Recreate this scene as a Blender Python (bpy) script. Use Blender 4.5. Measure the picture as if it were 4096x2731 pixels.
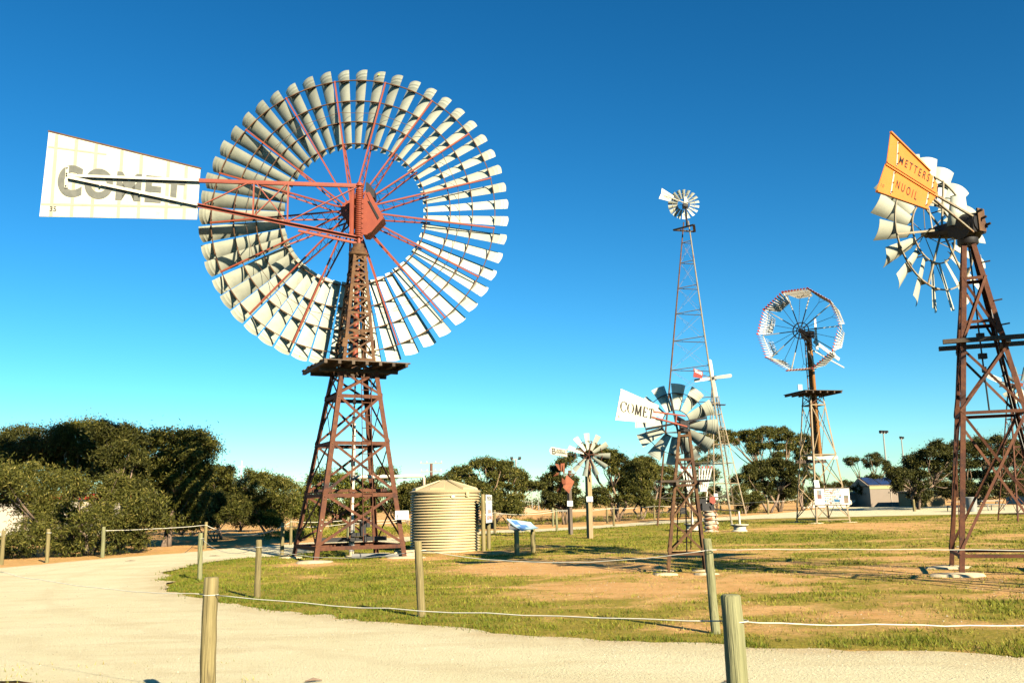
import bpy, bmesh, math, random
import numpy as np
from mathutils import Vector, Matrix, Euler
from mathutils.geometry import delaunay_2d_cdt
S = bpy.context.scene
COL = S.collection
for o in list(bpy.data.objects):
    bpy.data.objects.remove(o)
PI = math.pi
rnd = random.Random(7)

# ---------------------------------------------------------------- camera, sky, sun, exposure
PITCH, ROLL, EYE = math.radians(10.3), math.radians(1.1), 1.63
cam = bpy.data.cameras.new('camera')
cam.sensor_width = 36.0
cam.lens = 36.0 * 3600.0 / 4096.0
cam.clip_start, cam.clip_end = 0.1, 6000.0
camo = bpy.data.objects.new('camera', cam)
COL.objects.link(camo)
fw = Vector((0, math.cos(PITCH), math.sin(PITCH)))
u0 = Vector((1, 0, 0)).cross(fw)
rt = Vector((1, 0, 0)) * math.cos(ROLL) - u0 * math.sin(ROLL)
up = u0 * math.cos(ROLL) + Vector((1, 0, 0)) * math.sin(ROLL)
camo.matrix_world = Matrix(((rt.x, up.x, -fw.x, 0), (rt.y, up.y, -fw.y, 0), (rt.z, up.z, -fw.z, EYE), (0, 0, 0, 1)))
S.camera = camo

SUN_EL, SUN_AZ = math.radians(26.8), math.radians(147.2)
sun_dir = Vector((math.sin(SUN_AZ) * math.cos(SUN_EL), math.cos(SUN_AZ) * math.cos(SUN_EL), math.sin(SUN_EL)))
W = bpy.data.worlds.new('World')
S.world = W
W.use_nodes = True
nt = W.node_tree
nt.nodes.clear()
wo = nt.nodes.new('ShaderNodeOutputWorld')
bg = nt.nodes.new('ShaderNodeBackground')
sk = nt.nodes.new('ShaderNodeTexSky')
sk.sky_type = 'NISHITA'
sk.sun_disc = False
sk.sun_elevation = SUN_EL
sk.sun_rotation = SUN_AZ
sk.altitude = 0.0
sk.air_density = 1.0
sk.dust_density = 0.0
sk.ozone_density = 3.0
hs = nt.nodes.new('ShaderNodeHueSaturation')
hs.inputs['Saturation'].default_value = 1.3
hs.inputs['Hue'].default_value = 0.485
gm = nt.nodes.new('ShaderNodeGamma')
gm.inputs['Gamma'].default_value = 1.27
mm = nt.nodes.new('ShaderNodeMix'); mm.data_type = 'RGBA'; mm.blend_type = 'MULTIPLY'; mm.inputs[0].default_value = 1.0
mm.inputs[7].default_value = (0.45, 0.645, 0.70, 1)   # one even grade of the whole sky
nt.links.new(sk.outputs[0], hs.inputs['Color'])
nt.links.new(hs.outputs[0], gm.inputs[0])
nt.links.new(gm.outputs[0], mm.inputs[6]); nt.links.new(mm.outputs[2], bg.inputs['Color'])
bg.inputs['Strength'].default_value = 0.05
nt.links.new(bg.outputs[0], wo.inputs['Surface'])

sl = bpy.data.lights.new('sun', 'SUN')
sl.energy = 5.0
sl.angle = math.radians(0.5)
sl.color = (1.0, 0.90, 0.70)
so = bpy.data.objects.new('sun', sl)
COL.objects.link(so)
so.rotation_euler = (-sun_dir).to_track_quat('-Z', 'Y').to_euler()
so.location = (30, -40, 40)

S.view_settings.view_transform = 'Standard'
S.view_settings.look = 'None'
S.view_settings.gamma = 1.0
S.view_settings.use_curve_mapping = False
S.view_settings.exposure = 1.40
S.render.engine = 'CYCLES'
S.cycles.max_bounces = 6
S.cycles.diffuse_bounces = 0
S.cycles.use_denoising = True

# ---------------------------------------------------------------- helpers
def V(*a):
    return Vector(a[0]) if len(a) == 1 else Vector(a)

def tag(o, label=None, cat=None, group=None, kind=None):
    if label: o['label'] = label
    if cat: o['category'] = cat
    if group: o['group'] = group
    if kind: o['kind'] = kind
    return o

def thing(name, label, cat, loc=(0, 0, 0), group=None):
    o = bpy.data.objects.new(name, None)
    o.empty_display_size = 0.3
    COL.objects.link(o)
    o.location = loc
    return tag(o, label, cat, group)

class MB:
    def __init__(s):
        s.v, s.f, s.m = [], [], []
    def add(s, vs, fs, mi=0):
        n = len(s.v)
        s.v += [tuple(v) for v in vs]
        s.f += [tuple(i + n for i in f) for f in fs]
        s.m += [mi] * len(fs)
    def box(s, c, size, rz=0.0, mi=0):
        c = V(c); hx, hy, hz = size[0] / 2, size[1] / 2, size[2] / 2
        R = Matrix.Rotation(rz, 3, 'Z')
        vs = [c + R @ V(x * hx, y * hy, z * hz) for z in (-1, 1) for x, y in ((-1, -1), (1, -1), (1, 1), (-1, 1))]
        s.add(vs, [(3, 2, 1, 0), (4, 5, 6, 7), (0, 1, 5, 4), (1, 2, 6, 5), (2, 3, 7, 6), (3, 0, 4, 7)], mi)
    def prof(s, p, q, pr, a, b, mi=0):
        """sweep the 2D profile pr (in axes a, b) from p to q"""
        p, q, a, b = V(p), V(q), V(a), V(b)
        n = len(pr)
        vs = [p + a * x + b * y for x, y in pr] + [q + a * x + b * y for x, y in pr]
        fs = [(i, (i + 1) % n, n + (i + 1) % n, n + i) for i in range(n)]
        fs += [tuple(range(n))[::-1], tuple(range(n, 2 * n))]
        s.add(vs, fs, mi)
    def bar(s, p, q, w, h, upv=(0, 0, 1), mi=0):
        p, q = V(p), V(q)
        t = (q - p).normalized()
        a = t.cross(V(upv))
        if a.length < 1e-4: a = t.cross(V(0, 1, 0))
        a.normalize()
        b = a.cross(t).normalized()
        s.prof(p, q, [(-w / 2, -h / 2), (w / 2, -h / 2), (w / 2, h / 2), (-w / 2, h / 2)], a, b, mi)
    def angle(s, p, q, w, t, a, b, mi=0):
        s.prof(p, q, [(0, 0), (w, 0), (w, t), (t, t), (t, w), (0, w)], V(a).normalized(), V(b).normalized(), mi)
    def tube(s, pts, r, n=8, mi=0, closed=False, caps=True):
        pts = [V(p) for p in pts]
        m = len(pts)
        rs = r if isinstance(r, (list, tuple)) else [r] * m
        ref = V(0, 0, 1)
        vs = []
        prev = None
        for i, p in enumerate(pts):
            if closed: t = pts[(i + 1) % m] - pts[i - 1]
            else: t = pts[min(i + 1, m - 1)] - pts[max(i - 1, 0)]
            t.normalize()
            if prev is None:
                a = t.cross(ref)
                if a.length < 1e-3: a = t.cross(V(1, 0, 0))
            else:
                a = prev - t * prev.dot(t)
                if a.length < 1e-5: a = t.cross(V(1, 0, 0))
            a.normalize(); prev = a
            b = t.cross(a)
            for k in range(n):
                g = 2 * PI * k / n
                vs.append(p + (a * math.cos(g) + b * math.sin(g)) * rs[i])
        fs = []
        for i in range(m if closed else m - 1):
            j = (i + 1) % m
            for k in range(n):
                l = (k + 1) % n
                fs.append((i * n + k, i * n + l, j * n + l, j * n + k))
        if caps and not closed:
            fs += [tuple(range(n))[::-1], tuple(range((m - 1) * n, m * n))]
        s.add(vs, fs, mi)
    def poly(s, pts, thick, mi=0):
        """closed planar polygon pts extruded by the vector thick"""
        pts = [V(p) for p in pts]; th = V(thick)
        n = len(pts)
        s.add(pts + [p + th for p in pts], [tuple(range(n))[::-1], tuple(range(n, 2 * n))] + [(i, (i + 1) % n, n + (i + 1) % n, n + i) for i in range(n)], mi)
    def lathe(s, prof, n=24, c=(0, 0, 0), mi=0, cap=True):
        """prof: list of (radius, z)"""
        c = V(c)
        vs = [c + V(r * math.cos(2 * PI * k / n), r * math.sin(2 * PI * k / n), z) for r, z in prof for k in range(n)]
        fs = [(i * n + k, i * n + (k + 1) % n, (i + 1) * n + (k + 1) % n, (i + 1) * n + k) for i in range(len(prof) - 1) for k in range(n)]
        if cap:
            fs += [tuple(range(n))[::-1], tuple(range((len(prof) - 1) * n, len(prof) * n))]
        s.add(vs, fs, mi)
    def mesh(s, name, mats, smooth=False):
        me = bpy.data.meshes.new(name)
        me.from_pydata(s.v, [], s.f)
        for m in (mats if isinstance(mats, (list, tuple)) else [mats]): me.materials.append(m)
        if any(s.m): me.polygons.foreach_set('material_index', s.m)
        if smooth: me.polygons.foreach_set('use_smooth', [True] * len(me.polygons))
        me.update()
        return me
    def obj(s, name, mats, parent=None, smooth=False, auto=None):
        o = bpy.data.objects.new(name, s.mesh(name, mats, smooth))
        COL.objects.link(o)
        if parent: o.parent = parent
        if auto is not None:
            o.data.polygons.foreach_set('use_smooth', [True] * len(o.data.polygons))
            try: o.data.set_sharp_from_angle(angle=math.radians(auto))
            except Exception: pass
        return o

def place(name, me, parent=None, loc=(0, 0, 0), rot=(0, 0, 0), scale=None):
    o = bpy.data.objects.new(name, me)
    COL.objects.link(o)
    if parent: o.parent = parent
    o.location = loc
    o.rotation_euler = rot
    if scale: o.scale = scale
    return o

def bar_obj(name, p, q, w, h, m, parent, upv=(0, 0, 1)):
    b = MB(); b.bar(p, q, w, h, upv); return b.obj(name, m, parent)

def tube_obj(name, pts, r, m, parent, n=8):
    b = MB(); b.tube(pts, r, n); return b.obj(name, m, parent, auto=40)

# ---------------------------------------------------------------- materials
def mat(name, c1, c2=None, scale=4.0, rough=0.6, metal=0.0, bump=0.0, bscale=30.0, stretch=(1, 1, 1), c3=None, s3=1.0, t3=0.6, spec=0.4):
    m = bpy.data.materials.new(name)
    m.use_nodes = True
    n = m.node_tree.nodes; l = m.node_tree.links
    b = n['Principled BSDF']
    b.inputs['Roughness'].default_value = rough
    b.inputs['Metallic'].default_value = metal
    b.inputs['Specular IOR Level'].default_value = spec
    b.inputs['Base Color'].default_value = (*c1, 1)
    tc = n.new('ShaderNodeTexCoord')
    mp = n.new('ShaderNodeMapping'); mp.inputs['Scale'].default_value = stretch
    l.new(tc.outputs['Object'], mp.inputs['Vector'])
    if c2:
        nz = n.new('ShaderNodeTexNoise'); nz.inputs['Scale'].default_value = scale; nz.inputs['Detail'].default_value = 6; nz.inputs['Roughness'].default_value = 0.65
        l.new(mp.outputs[0], nz.inputs['Vector'])
        r = n.new('ShaderNodeValToRGB')
        r.color_ramp.elements[0].position = 0.35; r.color_ramp.elements[0].color = (*c1, 1)
        r.color_ramp.elements[1].position = 0.68; r.color_ramp.elements[1].color = (*c2, 1)
        l.new(nz.outputs[0], r.inputs[0])
        out = r.outputs[0]
        if c3:
            n3 = n.new('ShaderNodeTexNoise'); n3.inputs['Scale'].default_value = s3; n3.inputs['Detail'].default_value = 8; n3.inputs['Roughness'].default_value = 0.7
            l.new(mp.outputs[0], n3.inputs['Vector'])
            r3 = n.new('ShaderNodeValToRGB')
            r3.color_ramp.elements[0].position = t3 - 0.06; r3.color_ramp.elements[0].color = (0, 0, 0, 1)
            r3.color_ramp.elements[1].position = t3 + 0.06; r3.color_ramp.elements[1].color = (1, 1, 1, 1)
            l.new(n3.outputs[0], r3.inputs[0])
            mx = n.new('ShaderNodeMix'); mx.data_type = 'RGBA'
            l.new(r3.outputs[0], mx.inputs[0]); l.new(out, mx.inputs[6]); mx.inputs[7].default_value = (*c3, 1)
            out = mx.outputs[2]
        l.new(out, b.inputs['Base Color'])
    if bump:
        nb = n.new('ShaderNodeTexNoise'); nb.inputs['Scale'].default_value = bscale; nb.inputs['Detail'].default_value = 5
        l.new(mp.outputs[0], nb.inputs['Vector'])
        bp = n.new('ShaderNodeBump'); bp.inputs['Strength'].default_value = bump; bp.inputs['Distance'].default_value = 0.02
        l.new(nb.outputs[0], bp.inputs['Height']); l.new(bp.outputs[0], b.inputs['Normal'])
    return m

def vary(m, lo, hi):
    n = m.node_tree.nodes; l = m.node_tree.links; b = n['Principled BSDF']; src = b.inputs['Base Color'].links[0].from_socket
    oi = n.new('ShaderNodeObjectInfo'); mr = n.new('ShaderNodeMapRange'); mr.inputs[3].default_value = lo; mr.inputs[4].default_value = hi
    l.new(oi.outputs['Random'], mr.inputs[0]); h = n.new('ShaderNodeHueSaturation'); l.new(mr.outputs[0], h.inputs['Value']); l.new(src, h.inputs['Color']); l.new(h.outputs[0], b.inputs['Base Color'])
    return m

M = {}
M['rust'] = mat('rusty_steel', (0.075, 0.021, 0.008), (0.130, 0.046, 0.015), 7, 0.8, bump=0.3, c3=(0.032, 0.012, 0.008), s3=1.7, t3=0.58)
M['rust2'] = mat('ochre_rust_steel', (0.085, 0.040, 0.015), (0.15, 0.072, 0.026), 6, 0.85, bump=0.3, c3=(0.07, 0.030, 0.016), s3=2.3, t3=0.55)
M['red'] = mat('red_paint', (0.26, 0.050, 0.018), (0.21, 0.038, 0.015), 3, 0.55, bump=0.1, c3=(0.14, 0.042, 0.022), s3=2.1, t3=0.66)
M['galv'] = mat('galvanised_sheet', (0.40, 0.40, 0.30), (0.49, 0.48, 0.36), 2.6, 0.45, metal=0.0, bump=0.08, bscale=6, c3=(0.25, 0.235, 0.165), s3=1.1, t3=0.64, spec=0.5)
M['galvbar'] = mat('galvanised_bar', (0.22, 0.18, 0.11), (0.30, 0.25, 0.16), 8, 0.5, c3=(0.22, 0.11, 0.05), s3=3, t3=0.6)
M['white'] = mat('weathered_white_paint', (0.58, 0.54, 0.41), (0.50, 0.46, 0.33), 1.5, 0.6, bump=0.08, bscale=5, c3=(0.33, 0.29, 0.19), s3=1.9, t3=0.68)
M['seam'] = mat('stained_white_strip', (0.37, 0.33, 0.23), (0.31, 0.27, 0.18), 4, 0.6)
M['cream'] = mat('cream_paint', (0.62, 0.55, 0.40), (0.56, 0.48, 0.34), 2.5, 0.6)
M['letter'] = mat('faded_grey_lettering', (0.105, 0.105, 0.085), (0.15, 0.145, 0.115), 5, 0.7)
M['black'] = mat('black_iron', (0.006, 0.005, 0.005), (0.014, 0.010, 0.008), 9, 0.6, bump=0.2)
M['dark'] = mat('dark_lettering', (0.012, 0.009, 0.006), (0.022, 0.016, 0.010), 12, 0.7)
M['yellow'] = mat('yellow_enamel', (0.72, 0.205, 0.028), (0.66, 0.175, 0.022), 2.2, 0.42, bump=0.05, c3=(0.55, 0.14, 0.02), s3=1.6, t3=0.7)
M['deck'] = mat('weathered_deck_timber', (0.06, 0.040, 0.026), (0.13, 0.09, 0.055), 14, 0.85, bump=0.4, stretch=(1, 1, 3))
M['post'] = mat('treated_pine', (0.14, 0.105, 0.036), (0.27, 0.21, 0.085), 34, 0.8, bump=0.8, bscale=60, stretch=(1, 1, 0.045), c3=(0.045, 0.032, 0.014), s3=26, t3=0.645)
M['postgreen'] = mat('green_tinged_pine', (0.13, 0.125, 0.05), (0.27, 0.25, 0.115), 30, 0.8, bump=0.8, bscale=60, stretch=(1, 1, 0.045), c3=(0.05, 0.04, 0.018), s3=24, t3=0.64)
M['timber'] = mat('pale_timber', (0.24, 0.16, 0.07), (0.34, 0.24, 0.12), 24, 0.85, bump=0.5, stretch=(1, 1, 0.08), c3=(0.20, 0.15, 0.09), s3=7, t3=0.62)
M['rope'] = mat('pale_rope', (0.66, 0.60, 0.45), (0.55, 0.50, 0.38), 30, 0.8)
M['tank'] = mat('cream_poly_tank', (0.56, 0.42, 0.215), (0.52, 0.385, 0.19), 1.2, 0.42, spec=0.5)
M['tanklid'] = mat('tank_roof_poly', (0.46, 0.35, 0.18), (0.42, 0.32, 0.16), 1.5, 0.5)
M['pvc'] = mat('white_pvc', (0.70, 0.58, 0.44), (0.63, 0.50, 0.36), 3, 0.5)
M['pvcgrey'] = mat('grey_pvc', (0.22, 0.21, 0.19), (0.28, 0.26, 0.22), 3, 0.6)
M['signwhite'] = mat('sign_white', (0.74, 0.71, 0.62), (0.71, 0.68, 0.58), 3, 0.5)
M['redsheet'] = mat('faded_red_sheet', (0.27, 0.028, 0.016), (0.22, 0.022, 0.014), 4, 0.6)
M['signred'] = mat('sign_red_print', (0.45, 0.07, 0.05), None, rough=0.6)
M['signgrey'] = mat('sign_grey_print', (0.34, 0.30, 0.26), None, rough=0.6)
M['concrete'] = mat('pale_concrete', (0.46, 0.35, 0.20), (0.54, 0.43, 0.27), 8, 0.9, bump=0.5, c3=(0.42, 0.29, 0.16), s3=2.5, t3=0.6)
M['rustsheet'] = mat('rust_sheet', (0.23, 0.065, 0.028), (0.30, 0.10, 0.04), 6, 0.8, bump=0.2, c3=(0.14, 0.04, 0.02), s3=2.5, t3=0.62)
M['slatwhite'] = mat('slat_white', (0.72, 0.67, 0.56), (0.66, 0.60, 0.48), 6, 0.55)
M['slatred'] = mat('slat_red', (0.30, 0.03, 0.025), (0.36, 0.05, 0.035), 6, 0.55)
M['mast'] = mat('ochre_mast_paint', (0.30, 0.125, 0.022), (0.25, 0.10, 0.018), 3, 0.6, c3=(0.26, 0.11, 0.03), s3=2, t3=0.66)
M['silver'] = mat('silver_lattice_paint', (0.26, 0.18, 0.085), (0.21, 0.135, 0.06), 5, 0.55, c3=(0.30, 0.16, 0.08), s3=2.2, t3=0.64)
M['bark'] = mat('mallee_bark', (0.16, 0.10, 0.065), (0.30, 0.21, 0.14), 9, 0.9, bump=0.5, stretch=(1, 1, 0.3))
M['barkpale'] = mat('pale_mallee_bark', (0.19, 0.115, 0.06), (0.27, 0.18, 0.11), 6, 0.85, bump=0.4, stretch=(1, 1, 0.3), c3=(0.15, 0.09, 0.055), s3=3, t3=0.6)
M['redroof'] = mat('red_fascia', (0.45, 0.03, 0.02), (0.40, 0.025, 0.02), 2, 0.5)
M['wall'] = mat('pale_render_wall', (0.50, 0.42, 0.31), (0.46, 0.38, 0.28), 2, 0.8)
M['wall2'] = mat('tan_sheet_wall', (0.22, 0.17, 0.12), (0.25, 0.19, 0.135), 1.2, 0.7)
M['solar'] = mat('solar_glass', (0.02, 0.035, 0.09), (0.03, 0.05, 0.12), 2, 0.2, spec=0.7)
M['steelpole'] = mat('pale_steel_pole', (0.26, 0.25, 0.21), (0.30, 0.29, 0.25), 4, 0.5)
M['bluepanel'] = mat('blue_print_panel', (0.30, 0.44, 0.48), (0.34, 0.48, 0.50), 3, 0.35)
M['blueprint'] = mat('deep_blue_print', (0.06, 0.14, 0.32), (0.10, 0.20, 0.40), 12, 0.4)
M['glassred'] = mat('rusty_red_gear', (0.30, 0.065, 0.035), (0.22, 0.05, 0.03), 7, 0.7)
for i, c in enumerate(((0.62, 0.40, 0.24), (0.50, 0.33, 0.20), (0.70, 0.60, 0.45), (0.12, 0.38, 0.62), (0.38, 0.36, 0.20), (0.55, 0.22, 0.14), (0.45, 0.55, 0.60), (0.02, 0.30, 0.62))):
    M['photo%d' % i] = mat('photo_print', tuple(x * .36 for x in c), tuple(x * 0.16 for x in c), 18, 0.5)

vary(M['galv'], .80, 1.12); vary(M['deck'], .6, 1.3); vary(M['post'], .85, 1.1); vary(M['slatwhite'], .85, 1.05)
def leaf_mat(name, ca, cb, cc):
    m = bpy.data.materials.new(name); m.use_nodes = True
    n = m.node_tree.nodes; l = m.node_tree.links
    b = n['Principled BSDF']; b.inputs['Roughness'].default_value = 0.55; b.inputs['Specular IOR Level'].default_value = 0.12
    a = n.new('ShaderNodeAttribute'); a.attribute_name = 'tint'
    r = n.new('ShaderNodeValToRGB')
    r.color_ramp.elements[0].position = 0.0; r.color_ramp.elements[0].color = (*ca, 1)
    r.color_ramp.elements[1].position = 1.0; r.color_ramp.elements[1].color = (*cc, 1)
    e = r.color_ramp.elements.new(0.6); e.color = (*cb, 1)
    l.new(a.outputs['Fac'], r.inputs[0]); l.new(r.outputs[0], b.inputs['Base Color'])
    return m
M['leaf'] = leaf_mat('olive_leaf', (0.026, 0.029, 0.006), (0.085, 0.081, 0.013), (0.26, 0.20, 0.050))
M['leafdark'] = leaf_mat('deep_olive_leaf', (0.018, 0.021, 0.005), (0.056, 0.054, 0.010), (0.17, 0.14, 0.035))
M['leafgreen'] = leaf_mat('bright_shrub_leaf', (0.035, 0.044, 0.006), (0.10, 0.102, 0.013), (0.24, 0.20, 0.04))
M['grass'] = leaf_mat('lawn_grass', (0.085, 0.105, 0.008), (0.22, 0.205, 0.020), (0.42, 0.30, 0.075))

# ---------------------------------------------------------------- terrain
def terr(x, y):
    s = min(max(0.0, y - 25.0), 105.0)
    return 0.0075 * s + 0.005 * min(max(x, -25.0), 45.0) * min(1.0, max(0.0, (y - 8.0) / 12.0))
def terr_np(x, y):
    return 0.0075 * np.clip(y - 25, 0, 105) + 0.005 * np.clip(x, -25, 45) * np.clip((y - 8) / 12, 0, 1)
def gz(x, y):
    return (x, y, terr(x, y))
def vnoise(x, y, seed):
    r = np.random.default_rng(seed); T = r.random((256, 256))
    xi = np.floor(x).astype(int); yi = np.floor(y).astype(int)
    fx = x - xi; fy = y - yi
    fx = fx * fx * (3 - 2 * fx); fy = fy * fy * (3 - 2 * fy)
    g = lambda a, b: T[a % 256, b % 256]
    return (g(xi, yi) * (1 - fx) + g(xi + 1, yi) * fx) * (1 - fy) + (g(xi, yi + 1) * (1 - fx) + g(xi + 1, yi + 1) * fx) * fy
def fbm(x, y, seed, oct=4):
    a, t, s = 0.5, 0.0, 0.0
    for k in range(oct):
        t = t + a * vnoise(x * 2 ** k, y * 2 ** k, seed + k); s += a; a *= 0.55
    return t / s
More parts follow.
